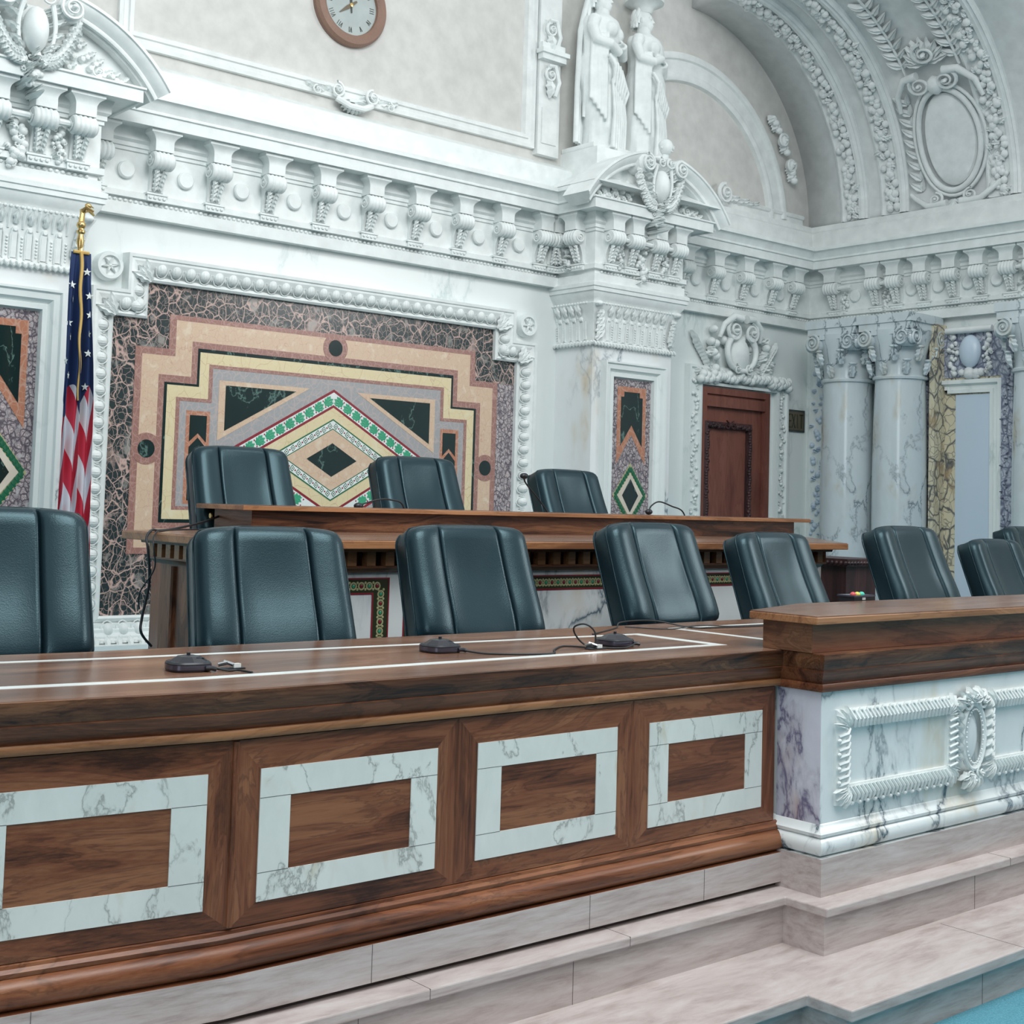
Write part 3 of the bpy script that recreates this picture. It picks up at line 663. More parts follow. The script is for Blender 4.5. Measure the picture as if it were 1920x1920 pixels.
# ------------------------------------------------------------ mosaic panel on the back wall
mp=thing('inlaid_wall_panel',V((4.51,Y7,-.7))*WS,'large inlaid marble wall panel with stepped borders and central diamond','wall panel')
T=TB(Y7); C=4.51
def step(hw1,hw2,zt,zs,zb):     # stepped outline, from bottom left over the top to bottom right
    return [(C-hw1,zb),(C-hw1,zs),(C-hw2,zs),(C-hw2,zt),(C+hw2,zt),(C+hw2,zs),(C+hw1,zs),(C+hw1,zb)]
def sband(name,o,i,mt,d,zb):
    MB().strip(step(*i,zb[1]),step(*o,zb[0]),0,d,T,closed=True).build(name,mt,mp,0)
MB().prism(step(1.45,1.25,1.175,.975,-.34),0,.003,T).build('dark_border','darkbrec',mp,0)
MB().prism([(C-1.45,-.69),(C+1.45,-.69),(C+1.45,-.335),(C-1.45,-.335)],0,.0032,T).build('lower_dark_border','darkbrec',mp,0)
MB().prism([(C+1.295,.805),(C+1.45,.805),(C+1.45,-.34),(C+1.295,-.34)],.002,.0042,T).build('purple_side_strip','purple',mp,0)
sband('red_brown_band',(1.293,1.097,1.006,.811),(1.253,1.055,.977,.772),'redb',.006,(-.33,-.295))
sband('peach_band',(1.253,1.055,.977,.772),(1.15,.953,.866,.665),'peach',.0055,(-.295,-.19))
sband('inner_red_band',(1.15,.953,.866,.665),(1.115,.917,.830,.625),'redb',.006,(-.19,-.157))
sband('black_line',(1.115,.917,.830,.625),(1.097,.902,.810,.612),'dkgreen',.0062,(-.157,-.137))
sband('yellow_band',(1.097,.902,.810,.612),(1.04,.843,.745,.546),'yellow',.0056,(-.137,-.085))
sband('thin_red_line',(1.04,.843,.745,.546),(1.016,.818,.724,.526),'redb',.006,(-.085,-.064))
MB().prism(step(1.016,.818,.724,.526,-.064),0,.005,T).build('grey_field','greyst',mp,0)
for s in (-1,1):
    q=lambda pts: [(C+s*a,b) for a,b in pts]
    MB().prism(q([(.775,.66),(.775,.315),(.17,.66)]),.005,.0062,T).build('triangle_border','peach',mp,0)
    MB().prism(q([(.733,.634),(.733,.372),(.265,.634)]),.006,.0075,T).build('green_triangle','dkgreen',mp,0)
    MB().prism(q([(.973,.475),(.973,-.05),(.825,-.05),(.825,.475)]),.005,.0058,T).build('shield_border','orange',mp,0)
    MB().prism(q([(.950,.450),(.950,.300),(.897,.350),(.845,.300),(.845,.450)]),.0058,.0075,T).build('green_shield','dkgreen',mp,0)
    MB().prism(q([(.950,.27),(.950,-.03),(.845,-.03),(.845,.27),(.897,.325)]),.0058,.0075,T).build('green_shield','dkgreen',mp,0)
for (u,v) in ((C-1.205,.248),(C+1.205,.236),(C,.92)):
    MB().lathe([(0,.0072),(.088,.0072),(.088,0)],32,lambda x,y,z:T(u+x,v+y,z)).build('roundel_ring','redb',mp)
    MB().lathe([(0,.0085),(.05,.0085),(.05,0)],32,lambda x,y,z:T(u+x,v+y,z)).build('green_roundel','dkgreen',mp)
ZC=.237; K=1.76
def dmd(h,w=None): w=w or h*K; return [(C,ZC-h),(C+w,ZC),(C,ZC+h),(C-w,ZC)]
def clipd(h):  # clip wide diamond at z>-.055
    w=h*K; zb=-.055
    if ZC-h>zb: return dmd(h)
    x=w*(1-(ZC-zb)/h); return [(C-x,zb),(C+x,zb),(C+w,ZC),(C,ZC+h),(C-w,ZC)]
for nm,h,mt,d in (('peach_diamond_edge',.472,'greyst',.0064),('red_line',.43,'tesr',.0078),('white_mosaic',.412,'tesw',.0084),('red_line_inner',.335,'tesr',.0088),('yellow_diamond',.318,'yellow',.0092),('white_mosaic_inner',.252,'tesy',.0098),('inner_green_line',.249,'tesd',.0100),('white_mosaic_core',.240,'tesw',.0104),('inner_green_line_core',.192,'tesd',.0108),('golden_diamond',.186,'peach',.0112),('dark_diamond',.102,'dkgreen',.0122)):
    MB().prism(clipd(h),.005,d,T).build(nm,mt,mp,0)
m=MB(); mr=MB()
def alongd(h,n,sx,sz): return [(C+sx*h*K*(1-t),ZC+sz*h*t) for t in [(i+.5)/n for i in range(n)]]
for sx in (-1,1):
    for sz in (-1,1):
        ang=math.atan2(sz*1,-sx*K)
        for (x,z) in alongd(.3735,10,sx,sz):
            if z<-.04: continue
            L=.040
            for k in (-1,0,1):
                a=ang+k*.75; m.leaf((x-L*cos(ang)*.9,z-L*sin(ang)*.9),(x+L*cos(a)*.85,z+L*sin(a)*.85),.021,.0012,lambda u,v,d:T(u,v,.0085+d),3)
            for k in (-1,1):
                nx,nz=-sin(ang)*k,cos(ang)*k; m.ball((x+nx*.018,z+nz*.018,.0088),(.012,.010,.001),T,8,4)
        for (x,z) in [(C+sx*.3735*K*(1-t),ZC+sz*.3735*t) for t in [i/10 for i in range(1,10)]]:
            if z<-.04: continue
            for k in (-1,1): mr.ball((x-sin(ang)*k*.02+cos(ang)*.0,z+cos(ang)*k*.02,.009),(.0055,.0055,.001),T,6,4)
m.build('green_leaves','tesg',mp,0); mr.build('red_berries','tesr',mp,0)
m1=MB();m2=MB();m3=MB();m4=MB()
for sx in (-1,1):
    for sz in (-1,1):
        for i,(x,z) in enumerate(alongd(.216,9,sx,sz)):
            s=.021; m1.prism([(x-s*.8,z),(x,z-s),(x+s*.8,z),(x,z+s)],.0104,.0108,T); s=.0145; m2.prism([(x-s*.8,z),(x,z-s),(x+s*.8,z),(x,z+s)],.0108,.0111,T); s=.006; m3.prism([(x-s*.8,z),(x,z-s),(x+s*.8,z),(x,z+s)],.0111,.0114,T)
        for i,(x,z) in enumerate([(C+sx*.216*K*(1-t),ZC+sz*.216*t) for t in [i/9 for i in range(1,9)]]): m4.ball((x,z,.0105),(.006,.006,.001),T,6,4)
m1.build('mosaic_green_squares','tesd',mp,0); m2.build('mosaic_white_squares','tesw',mp,0); m3.build('mosaic_dark_centres','tesb',mp,0); m4.build('mosaic_red_dots','tesr',mp,0)
# egg-and-dart frame
fr=thing('panel_frame',V((4.51,Y7,-.8))*WS,'white carved egg-and-dart frame with stepped corners around the inlaid panel','frame')
fo=step(1.44,1.245,1.166,.962,-.66)
prf=sp([(0,0),(0,.03),(-.012,.04),(-.028,.032),(-.034,.020),(-.045,.028),(-.075,.055),(-.105,.068),(-.118,.066),(-.122,.075),(-.14,.078),(-.145,0)])
MB().sweep(prf,[T(u,v,0) for u,v in fo],N=(0,-1,0),closed=True).build('moulding','carved',fr,30)
m=MB()
def eggs(p,q,step_=.088):
    L=math.hypot(q[0]-p[0],q[1]-p[1]); n=max(1,round(L/step_)); ux,uy=(q[0]-p[0])/L,(q[1]-p[1])/L; nx,ny=-uy,ux
    for i in range(n):
        t=(i+.5)*L/n; x,y=p[0]+ux*t,p[1]+uy*t
        rot=Matrix(((ux,nx,0),(uy,ny,0),(0,0,1)))
        m.ball((x+nx*.072,y+ny*.072,.042),(.031,.038,.034),T,12,7,rot)
        for g in (-2,-1,0,1,2): m.tube([T(x+ux*.028*sin(g*.42)*cos(b_)+nx*(.072-.034*sin(b_)),y+uy*.028*sin(g*.42)*cos(b_)+ny*(.072-.034*sin(b_)),.042+.033*cos(b_)*cos(g*.42)) for b_ in [PI*(.1*k-.4) for k in range(9)]],.0028*WS,4)
        m.tube([T(x+ux*.038*cos(a)+nx*(.080-.056*sin(a)),y+uy*.038*cos(a)+ny*(.080-.056*sin(a)),.058-.022*sin(a)) for a in [PI*k/6 for k in range(7)]],.004*WS,5)
        m.ball((x+ux*L/n*.5+nx*.06,y+uy*L/n*.5+ny*.06,.045),(.005,.020,.012),T,5,4,rot)
for i in range(7): 
    a,b=fo[i],fo[i+1]; L=math.hypot(b[0]-a[0],b[1]-a[1])
    eggs((a[0]+(b[0]-a[0])*.02/L,a[1]+(b[1]-a[1])*.02/L),(b[0]-(b[0]-a[0])*.02/L,b[1]-(b[1]-a[1])*.02/L))
eggs(fo[7],fo[0])
for (u,v) in fo[1:7]:
    for k in range(5): 
        a=R(k*72); 
for u,v,sx,sy in ((C-1.245,1.166,-1,1),(C+1.245,1.166,1,1),(C-1.44,.962,-1,1),(C+1.44,.962,1,1)):
    for k in range(3): m.leaf((u,v),(u+sx*(.12-.04*k),v+sy*(.04+.04*k)),.03,.03,lambda a,b,d:T(a,b,.05+d),3)
m.build('egg_and_dart','carved',fr,50)
# base moulding of the wall
MB().sweep(sp([(0,-.70),(.05,-.70),(.05,-.722),(.06,-.73),(.06,-.745),(.05,-.76),(.055,-.79),(.085,-.83),(.10,-.835),(.10,-.86),(0,-.86)]),wp([(2.735,Y7,0),(X0,Y7,0)])).build('skirting_moulding','white',fr,30)
MB().box(2.735,X0,Y7-.16,Y7,-.84,-.805,lambda x,y,z:V((x,y,z))*WS).build('plinth_step','white',fr,0)
m=MB()
for i in range(int(3.5/.065)): 
    u=2.78+.065*i; m.leaf((u,-.82),(u,-.76),.026,.018,lambda a,b,d:T(a,b,.055+(-.76-b)*.5+d),2)
m.build('skirting_leaves','carved',fr,50)
for u,lab in ((3.026,'round carved rosette on the wall beside the flagpole'),(6.02,'round carved rosette on the wall beside the right pier')):
    o=thing('rosette',T(u,1.222,0),lab,'rosette')
    MB().lathe([(0,.05),(.05,.05),(.055,.065),(.072,.065),(.078,.05),(.078,0)],32,lambda x,y,z:T(u+x,1.222+y,z)).build('disc','white',o)
    m=MB()
    for k in range(6): a=R(60*k+10); m.leaf((u,1.222),(u+.05*cos(a),1.222+.05*sin(a)),.010,.014,lambda a,b,d:T(a,b,.05+d),1)
    m.ball((u,1.222,.055),(.010,.010,.012),T); m.build('petals','carved',o)

# ------------------------------------------------------------ door, surround and plaque
d=thing('wooden_door',T(8.2,-.95,0),'carved mahogany door in a fruit-carved marble surround','door')
XL,XRr,ZT=7.815,8.62,.948
T=TB(Y7)
MB().prism([(XL,-.95),(XRr,-.95),(XRr,ZT),(XL,ZT)],0,.012,T).build('door_recess','mahog',d,0)
MB().sweep(sp([(0,0),(0,.05),(.05,.05),(.055,.03),(.07,.03),(.07,0)]),[T(*p) for p in ((XL,-.95,0),(XL,ZT,0),(XRr,ZT,0),(XRr,-.95,0))],N=(0,-1,0)).build('door_casing','mahog',d,30)
MB().box(XL+.05,XRr-.06,.80,.88,0,.05,T).build('transom_bar','mahog',d)
MB().prism([(7.835,-.95),(8.42,-.95),(8.42,.66),(7.835,.66)],.012,.028,T).build('door_leaf','mahog',d,0)
m=MB(); m.sweep(sp([(0,0),(0,.03),(.02,.045),(.05,.03),(.055,0)]),[T(*p) for p in ((7.84,-.9,.02),(7.84,.685,.02),(8.40,.685,.02),(8.40,-.9,.02))],N=(0,-1,0))
rnd=random.Random(2)
for i in range(70):
    v=-.85+1.48*i/70
    for u in (7.868,8.372): m.ball((u+rnd.uniform(-.008,.008),v,.055),(.018,.02,.016),T,6,4)
for i in range(34): m.ball((7.87+.5*i/33,.655+rnd.uniform(-.012,.012),.055),(.02,.018,.018),T,6,4)
for s in (-1,1): m.volute((8.12+s*.04,.66),.035,T,1.5,.4,.05,.03,s)
m.build('carved_border','mahogd',d,50)
# marble surround
s_=thing('door_surround',T(8.2,-.95,0),'white marble door surround carved with fruit and a scrolled cartouche','door surround')
MB().sweep(sp([(0,0),(0,.05),(-.02,.055),(-.03,.03),(-.115,.03),(-.125,.05),(-.145,.05),(-.15,0)]),[T(*p) for p in ((XL-.005,-.95,0),(XL-.005,ZT+.015,0),(XRr+.095,ZT+.015,0),(XRr+.095,-.95,0))],N=(0,-1,0)).build('architrave_frame','white',s_,30)
m=MB(); blobs(m,T,XL-.078,-.05,1.0,.042,.035,n=52,seed=11,leafy=.25,taper=0); blobs(m,T,XRr+.172,-.05,.98,.040,.035,n=52,seed=12,leafy=.25,taper=0); m.build('side_fruit','carved',s_,50)
m=MB()
rnd=random.Random(8)
for i in range(44):
    t=i/43; m.ball((XL-.05+ (XRr-XL+.26)*t,1.01+.03*sin(PI*t)+rnd.uniform(-.02,.03),.07),(.036,.036,.035),T,8,6)
for i in range(26):
    t=i/25; u=XL-.05+(XRr-XL+.26)*t; m.leaf((u,1.03),(u+rnd.uniform(-.05,.05),1.10),.03,.06,T,3)
cu=8.20
for s in (-1,1):
    m.volute((cu+s*.10,1.40),.085,T,2.0,.36,.07,.07,-s)
    m.tube([T(cu+s*.03,1.50,.12),T(cu+s*.12,1.51,.12),T(cu+s*.22,1.44,.11),T(cu+s*.24,1.34,.08)],lambda t:.034*WS*(1-.5*t),8)
    m.tube([T(cu+s*.17*cos(a),1.24+.15*sin(a),.10) for a in [R(60-150*k/8) for k in range(9)]],lambda t:.028*WS*(1-.3*t),8)
    m.volute((cu+s*.07,1.10),.04,T,1.7,.4,.09,.05,s)
    for i in range(22):
        a=R(-30+110*rnd.random()); q=rnd.uniform(.20,.40); u=cu+s*q*cos(a)*1.05; v=1.10+q*sin(a)*.95+.02
        if v>1.42: v=1.42-rnd.random()*.2
        if rnd.random()<.5: m.ball((u,v,.05),(.034,.034,.04),T,8,6)
        else: m.leaf((u,v),(u+s*.07,v+rnd.uniform(-.04,.06)),.032,.06,T,3)
    for i in range(10): m.leaf((cu+s*(.25+.02*i),1.06+.02*i),(cu+s*(.33+.02*i),1.10+.03*i),.025,.05,T,3)
m.build('fruit_and_scrolls','carved',s_,50)
MB().ball((cu,1.22,.06),(.115,.145,.07),T,22,14).build('shield','carved',s_)
# plaque with EXIT
pq=thing('exit_plaque',T(9.0,.662,0),'small dark rectangular EXIT plaque on the wall right of the door','sign')
MB().prism([(8.872,.664),(9.120,.664),(9.120,.845),(8.872,.845)],0,.012,T).build('plate','plaque',pq,0)
MB().prism([(8.890,.680),(9.102,.680),(9.102,.829),(8.890,.829)],.012,.014,T).build('bronze_face','bronze',pq,0)
def letters(T,txt,u,v,w,h,gap,th,d0,d1):
    m=MB(); G={'E':[((0,0),(0,1)),((0,0),(1,0)),((0,.5),(.8,.5)),((0,1),(1,1))],'X':[((0,0),(1,1)),((0,1),(1,0))],'I':[((.5,0),(.5,1))],'T':[((0,1),(1,1)),((.5,0),(.5,1))]}
    for ch in txt:
        for (a,b),(c,e) in G[ch]:
            A=V((u+a*w,v+b*h));B=V((u+c*w,v+e*h)); t=(B-A).normalized()*th*.5; nn=V((-t.y,t.x)); A=A-t;B=B+t
            m.prism([tuple(A-nn),tuple(B-nn),tuple(B+nn),tuple(A+nn)],d0,d1,T)
        u+=w+gap
    return m
letters(T,'EXIT',8.903,.700,.034,.105,.016,.009,.014,.018).build('exit_letters','tesb',pq,0)

# ------------------------------------------------------------ right wall: columns, pilasters, niche
T=TR(XC)
def column(y,label,cut=False):
    o=thing('marble_column',V((8.93,y,-.85))*WS,label,'column','marble columns on the right wall')
    L=lambda x,yy,z:V((8.93+x,y+yy,z))*WS
    pr=[(0,-.9),(.24,-.9),(.24,-.83),(.23,-.80),(.21,-.79),(.205,-.76)]
    MB().lathe(pr,32,L).build('base','white',o)
    MB().lathe([(.205,-.76),(.203,.3),(.197,.7),(.188,1.03)],40,L).build('shaft','colm',o)
    MB().lathe([(.188,1.025),(.205,1.03),(.208,1.045),(.20,1.055),(.185,1.058),(.185,1.10),(.195,1.22),(.215,1.30),(.235,1.36),(.24,1.40),(0,1.40)],36,L).build('bell','colm',o)
    m=MB()
    for ring,(z,r,n,w) in enumerate(((1.13,.205,8,.035),(1.23,.225,8,.04))):
        for k in range(n):
            a=2*PI*(k+.5*ring)/n
            Tl=lambda u,v,dd,a=a,r=r: V((8.93+(r+dd)*cos(a)-u*sin(a),y+(r+dd)*sin(a)+u*cos(a),v))*WS
            m.leaf((0,z-.07),(0,z+.035),w,.03,Tl,3,1.2); m.ball((0,z+.035,.035),(.036,.013,.022),Tl,8,5)
    m.box(-.225,.225,-.225,.225,1.395,1.45,L); m.box(-.235,.2,-.24,.24,1.45,1.515,L); m.build('leaves_and_abacus','colm',o,50)
    m=MB()
    for sx in (-1,1):
        for sy in (-1,1):
            for (ax) in (0,1):
                Tv=(lambda u,v,dd,sy=sy,sx=sx: V((8.93-.215-dd,y-sy*.0+u,v))*WS) if ax==0 else (lambda u,v,dd,sy=sy: V((8.93+u,y+sy*(.215+dd),v))*WS)
                if ax==0 and sx>0: continue
                m.lathe([(0,.02),(.055,.02),(.07,.0),(.07,-.06)],18,(lambda x,yy,z,Tv=Tv,q=(sy if ax==0 else sx):Tv(q*.165+x,1.335+yy,z)))
                m.volute(((sy if ax==0 else sx)*.165,1.335),.068,Tv,2.2,.3,.015,.02,(sy if ax==0 else sx))
    m.box(-.23,-.19,-.11,.11,1.36,1.395,L); m.build('volutes','colm',o,50)
    return o
column(6.43,'left column of the paired marble columns near the room corner')
column(5.95,'right column of the paired marble columns, darker vein across its capital')
column(4.80,'marble column at the right edge beyond the pale blue niche panel')
def pil(y0,y1,mt,label,relief=None,d=.14,mat2='carved'):
    o=thing('carved_pilaster',T(-(y0+y1)/2,-.9,0),label,'pilaster')
    MB().prism([(-y0,-.9),(-y1,-.9),(-y1,1.455),(-y0,1.455)],0,d,T).build('slab',mt,o,0)
    if relief:
        m=MB(); blobs(m,T,-(y0+y1)/2,-.2,1.2,abs(y0-y1)*.36,d+.002,n=50,seed=int(y0*100),leafy=.35,taper=0); m.build('carved_relief',relief,o,50)
    return o
pil(6.93,6.74,'white','pale carved pilaster with urns in the room corner','niche',.06)
pil(6.66,6.62,'white','narrow plain strip behind the left paired column',None,.10)
pil(5.745,5.70,'onyx','narrow streaked yellow strip beside the right paired column',None,.16)
m=MB(); 
o=pil(5.93,5.80,'bluebrec','blue grey fruit-carved strip left of the niche panel','bluebrec',.10)
o=pil(5.19,5.10,'bluebrec','dark blue carved strip right of the niche panel','bluebrec',.10)
o=thing('framed_wall_panel',T(-5.44,-.9,0),'pale blue marble panel framed in streaked yellow marble on the right wall','wall panel')
MB().prism([(-5.79,-.9),(-5.19,-.9),(-5.19,1.05),(-5.79,1.05)],0,.02,T).build('streaked_field','onyx',o,0)
MB().prism([(-5.60,-.9),(-5.275,-.9),(-5.275,.92),(-5.60,.92)],.02,.03,T).build('pale_blue_slab','niche',o,0)
MB().sweep(sp([(0,.02),(0,.06),(.03,.065),(.045,.035),(.07,.035),(.075,.05),(.10,.05),(.10,.02)]),[T(*p) for p in ((-5.76,.98,0),(-5.76,1.03,0),(-5.21,1.03,0),(-5.21,-.85,0))],N=(-1,0,0)).build('frame','white',o,30)
o=thing('niche_cartouche',T(-5.47,1.06,0),'grey oval cartouche with fruit clusters above the niche panel','cartouche')
MB().box(-5.72,-5.22,1.05,1.40,0,.03,T).build('back_slab','bluebrec',o)
MB().ball((-5.47,1.24,.05),(.088,.125,.05),T,22,12).build('oval','niche',o)
m=MB(); 
for s in (-1,1): blobs(m,T,-5.47+s*.14,1.36,1.07,.055,.04,n=26,seed=20+s,leafy=.3)
blobs(m,T,-5.47,1.09,1.06,.12,.03,n=10,seed=3); m.tube([T(-5.66,1.40,.07),T(-5.28,1.40,.07)],.025*WS,8); m.build('fruit','carvedgrey',o,50)
MB().prism([(-5.99+.2,.98),(-5.72,.98),(-5.72,1.455),(-5.79,1.455)],0,.05,T).build('brown_patch','peach',o,0)

# ------------------------------------------------------------ steps and dais
def stepthing(z,th,yl,yr,xi,ry,rx,zb,label):
    o=thing('stone_step',(xi,yl+.3,zb),label,'step','stone steps')
    back=3.3
    pts=[(-3,yl+.15),(-3,yl-.0),(xi,yl),(xi,yr),(8.5,yr),(8.5,back),(-3,back)]
    MB().prism([(-3,yl+.0),(xi,yl),(xi,yr),(8.5,yr),(8.5,back),(-3,back)],z-th,z,lambda u,v,d:V((u,v,d))).build('tread','stone',o,0,bevel=.004)
    MB().prism([(-3,ry[0]),(rx,ry[0]),(rx,ry[1]),(8.5,ry[1]),(8.5,back-.05),(-3,back-.05)],zb,z-th,lambda u,v,d:V((u,v,d))).build('riser','stone',o,0)
    m=MB()
    for k,x in enumerate((-.5,.55,1.45,2.35,3.0)): m.box(x-.0007,x+.0007,ry[0]-.0008,ry[0]+.01,zb,z-th)
    for x in (4.3,5.1,6): m.box(x-.0007,x+.0007,ry[1]-.0008,ry[1]+.01,zb,z-th)
    m.build('joints','seam',o,0)
    return o
# the left wing of the dais turns away slightly: handled by a shear of y beyond the facet
FX=1.577; SL=.1175
def fy(x): return (FX-x)*SL if x<FX else 0
def bend(o):
    for q in [o]+list(o.children_recursive):
        if q.type!='MESH': continue
        off=V((0,0,0)); p=q
        while p is not None: off+=p.location; p=p.parent
        for v in q.data.vertices: v.co.y+=fy(v.co.x+off.x)
def slab2(name,mat,poly,z0,z1,parent,bev=0):   # polygon slab in plan with an extra vertex at the facet
    return MB().prism(poly,z0,z1,lambda u,v,d:V((u,v,d))).build(name,mat,parent,0,bevel=bev)
def stair(z,th,yl,yr,xi,ryl,ryr,rx,zb,label,jl,jr):
    o=thing('stone_step',(xi,yl+.3,zb),label,'step','stone steps'); bk=3.4
    slab2('tread','stone',[(-3,yl+fy(-3)),(FX,yl),(xi,yl),(xi,yr),(8.5,yr),(8.5,bk),(FX,bk),(-3,bk+fy(-3))],z-th,z,o,.004)
    slab2('riser','stone',[(-3,ryl+fy(-3)),(FX,ryl),(rx,ryl),(rx,ryr),(8.5,ryr),(8.5,bk-.02),(FX,bk-.02),(-3,bk-.02+fy(-3))],zb,z-th,o)
    m=MB()
    for x in jl: m.box(x-.0005,x+.0005,ryl-.0008+fy(x),ryl+.01+fy(x),zb,z-th); m.box(x+.2-.0005,x+.2+.0005,yl-.0006+fy(x),yl+.3+fy(x),z-th+.002,z+.0006)
    for x in jr: m.box(x-.0005,x+.0005,ryr-.0008,ryr+.01,zb,z-th); m.box(x+.2-.0005,x+.2+.0005,yr-.0006,yr+.3,z-th+.002,z+.0006)
    m.build('joints','seam',o,0); return o
stair(-1.346,.033,2.406,2.255,3.19,2.44,2.285,3.21,-H,'lower grey stone step rising from the turquoise carpet',(.4,1.3,2.2),(3.9,4.9))
stair(-1.198,.027,2.719,2.560,3.487,2.737,2.580,3.50,-1.346,'upper grey stone step under the front desk',(.55,1.9,2.6),(4.35,))
o=thing('dais_floor',(5,5,-H),'raised turquoise carpeted platform between the two desks','platform')
MB().box(-3,9.8,3.38,4.62,-H,-1.197).build('lower_platform','carpet',o); MB().box(-3,9.8,4.62,7.69,-H,-.912).build('upper_platform','carpet',o)
# stone plinth of the desk
o=thing('desk_plinth',(2.5,3,-1.198),'grey stone plinth course under the front desk','plinth')
slab2('left_course','stone',[(-3,2.802+fy(-3)),(FX,2.802),(3.575,2.802),(3.575,3.4),(FX,3.4),(-3,3.4+fy(-3))],-1.182,-1.09,o)
slab2('shadow_gap','seam',[(-3,2.825+fy(-3)),(FX,2.825),(3.575,2.825),(3.575,3.38),(FX,3.38),(-3,3.38+fy(-3))],-1.198,-1.182,o)  # solid infill of the open gap, the gap's shade put into its dark colour
slab2('right_course','stone',[(3.570,2.646),(8.5,2.646),(8.5,3.4),(3.570,3.4)],-1.198,-1.081,o)
m=MB()
for x in (1.15,1.98,2.72,3.20): m.box(x-.0005,x+.0005,2.8012+fy(x),2.81+fy(x),-1.182,-1.09)
m.build('joints','seam',o,0)

# ------------------------------------------------------------ front desk
fd=thing('front_desk',(2.4,3.1,-1.09),'long curved walnut front desk with white marble inlaid rectangles','desk')
pth=[(-3,2.84+fy(-3),0),(FX,2.84,0),(3.585,2.84,0)]
def dsweep(name,prof,mat,cap=True): return MB().sweep(prof,pth,cap=cap).build(name,mat,fd,32)
dsweep('fascia',[(0,-.497),(.028,-.497),(.034,-.48),(.04,-.462),(.04,-.446),(.034,-.4445),(0,-.4445)],'rose')
dsweep('cove_moulding',[(0,-.54),(.006,-.54),(.010,-.528),(.022,-.512),(.030,-.500),(.030,-.497),(0,-.497)],'woodx')
dsweep('fillet_rail',[(0,-.562),(.014,-.562),(.017,-.556),(.017,-.546),(.014,-.541),(0,-.54)],'light')
dsweep('bead_moulding',[(0,-1.022),(.014,-1.022),(.016,-1.012),(.008,-1.005),(.006,-.998),(0,-.995)],'woodx')
dsweep('torus_base',[(0,-1.09),(.036,-1.09)]+[(.004+.036*cos(a)+0,-1.056+.034*sin(a)) for a in [R(-70+160*i/10) for i in range(11)]]+[(0,-1.021)],'woodx')
# carcass
slab2('carcass','woodx',[(-3,2.846+fy(-3)),(FX,2.846),(3.575,2.846),(3.575,2.95),(FX,2.95),(-3,2.95+fy(-3))],-1.09,-.4445,fd)
T0=lambda u,v,d: V((u,2.84-d+fy(u),v))
def fpanel(u0):
    zt,zb=-.637,-.944; u1=u0+.522; L=u0-.068; Rr=u1+.067; top=-.566; bot=-.994
    if u1<FX: pass
    MB().prism([(L,top),(Rr,top),(u1,zt),(u0,zt)],0,.004,T0).build('panel_rail','woodx',fd,0); MB().prism([(L,bot),(u0,zb),(u1,zb),(Rr,bot)],0,.004,T0).build('panel_rail','woodx',fd,0)
    MB().prism([(L,top),(u0,zt),(u0,zb),(L,bot)],0,.004,T0).build('panel_stile','woodz',fd,0); MB().prism([(Rr,top),(Rr,bot),(u1,zb),(u1,zt)],0,.004,T0).build('panel_stile','woodz',fd,0)
    P=MB().strip([(u0+.083,zt-.068),(u1-.083,zt-.068),(u1-.083,zb+.066),(u0+.083,zb+.066)],[(u0,zt),(u1,zt),(u1,zb),(u0,zb)],.0,.007,T0,closed=True).build('marble_inlay','frame',fd,0)
    m=MB()
    for u in ((u0,u0+.083),(u1-.083,u1)):
        for z in (zt-.068,zb+.066): m.box(u[0],u[1],z-.0006,z+.0006,.0068,.0073,T0)
    m.build('inlay_joints','seam',P,0)
    MB().prism([(u0+.083,zt-.068),(u1-.083,zt-.068),(u1-.083,zb+.066),(u0+.083,zb+.066)],0,.0045,T0).build('centre_panel','woodx',fd,0)
for k in (-3,-2,-1,0,1,2): fpanel(1.666+.657*k)
m=MB()
for k in range(-3,3):
    u=1.666+.657*k-.0675
    MB().tube([T0(u,-.99,.001),T0(u,-.568,.001)],.0045 if k!=0 else .010,6).build('joint_bead','woodz',fd,30)
# desktop with white inlay
def dtop(poly,name='desktop'): return slab2(name,'top',poly,-.462,-.444,fd)
dtop([(-3,2.806+fy(-3)),(FX,2.806),(3.62,2.806),(3.62,2.74),(8.3,2.74),(8.3,3.69),(3.0,3.65),(FX,3.66),(-3,3.66+fy(-3))])
T2=lambda u,v,d: V((u,v+fy(u),-.444+d))
def inl(o,i,name='white_inlay'): MB().strip(i,o,-.002,.0008,T2,closed=True).build(name,'tesw',fd,0)
inl([(-2.5,3.0),(FX,3.0),(3.50,2.985),(3.50,3.395),(FX,3.505),(-2.5,3.515)],[(-2.5,3.045),(FX,3.04),(3.455,3.02),(3.455,3.37),(FX,3.475),(-2.5,3.485)])
inl([(3.765,3.04),(8,3.04),(8,3.50),(3.765,3.50)],[(3.80,3.07),(7.96,3.07),(7.96,3.475),(3.80,3.475)])

# ------------------------------------------------------------ raised marble box desk at right
rb=thing('raised_marble_desk',(5,2.9,-1.08),'raised desk section with carved white marble front and walnut ledge','desk')
XB=3.595; YB=2.672
bp=[(XB,3.2,0),(XB,YB,0),(8.4,YB,0)]
bp=[(XB,2.86,0),(XB,YB,0),(8.4,YB,0)]
def bs(name,prof,mat,sm=32): return MB().sweep(prof,bp).build(name,mat,rb,sm)
bs('marble_torus',[(0,-1.081),(.022,-1.081)]+[(-.004+.032*cos(a),-1.048+.032*sin(a)) for a in [R(-80+165*i/10) for i in range(11)]]+[(0,-1.016)],'veinedbox')
bs('marble_cove',[(0,-1.018),(.018,-1.018),(.020,-1.008),(.010,-1.0),(.004,-.985),(0,-.98)],'veinedbox')
MB().box(XB,8.4,YB,2.95,-1.081,-.52).build('marble_front','veinedbox',rb,0)
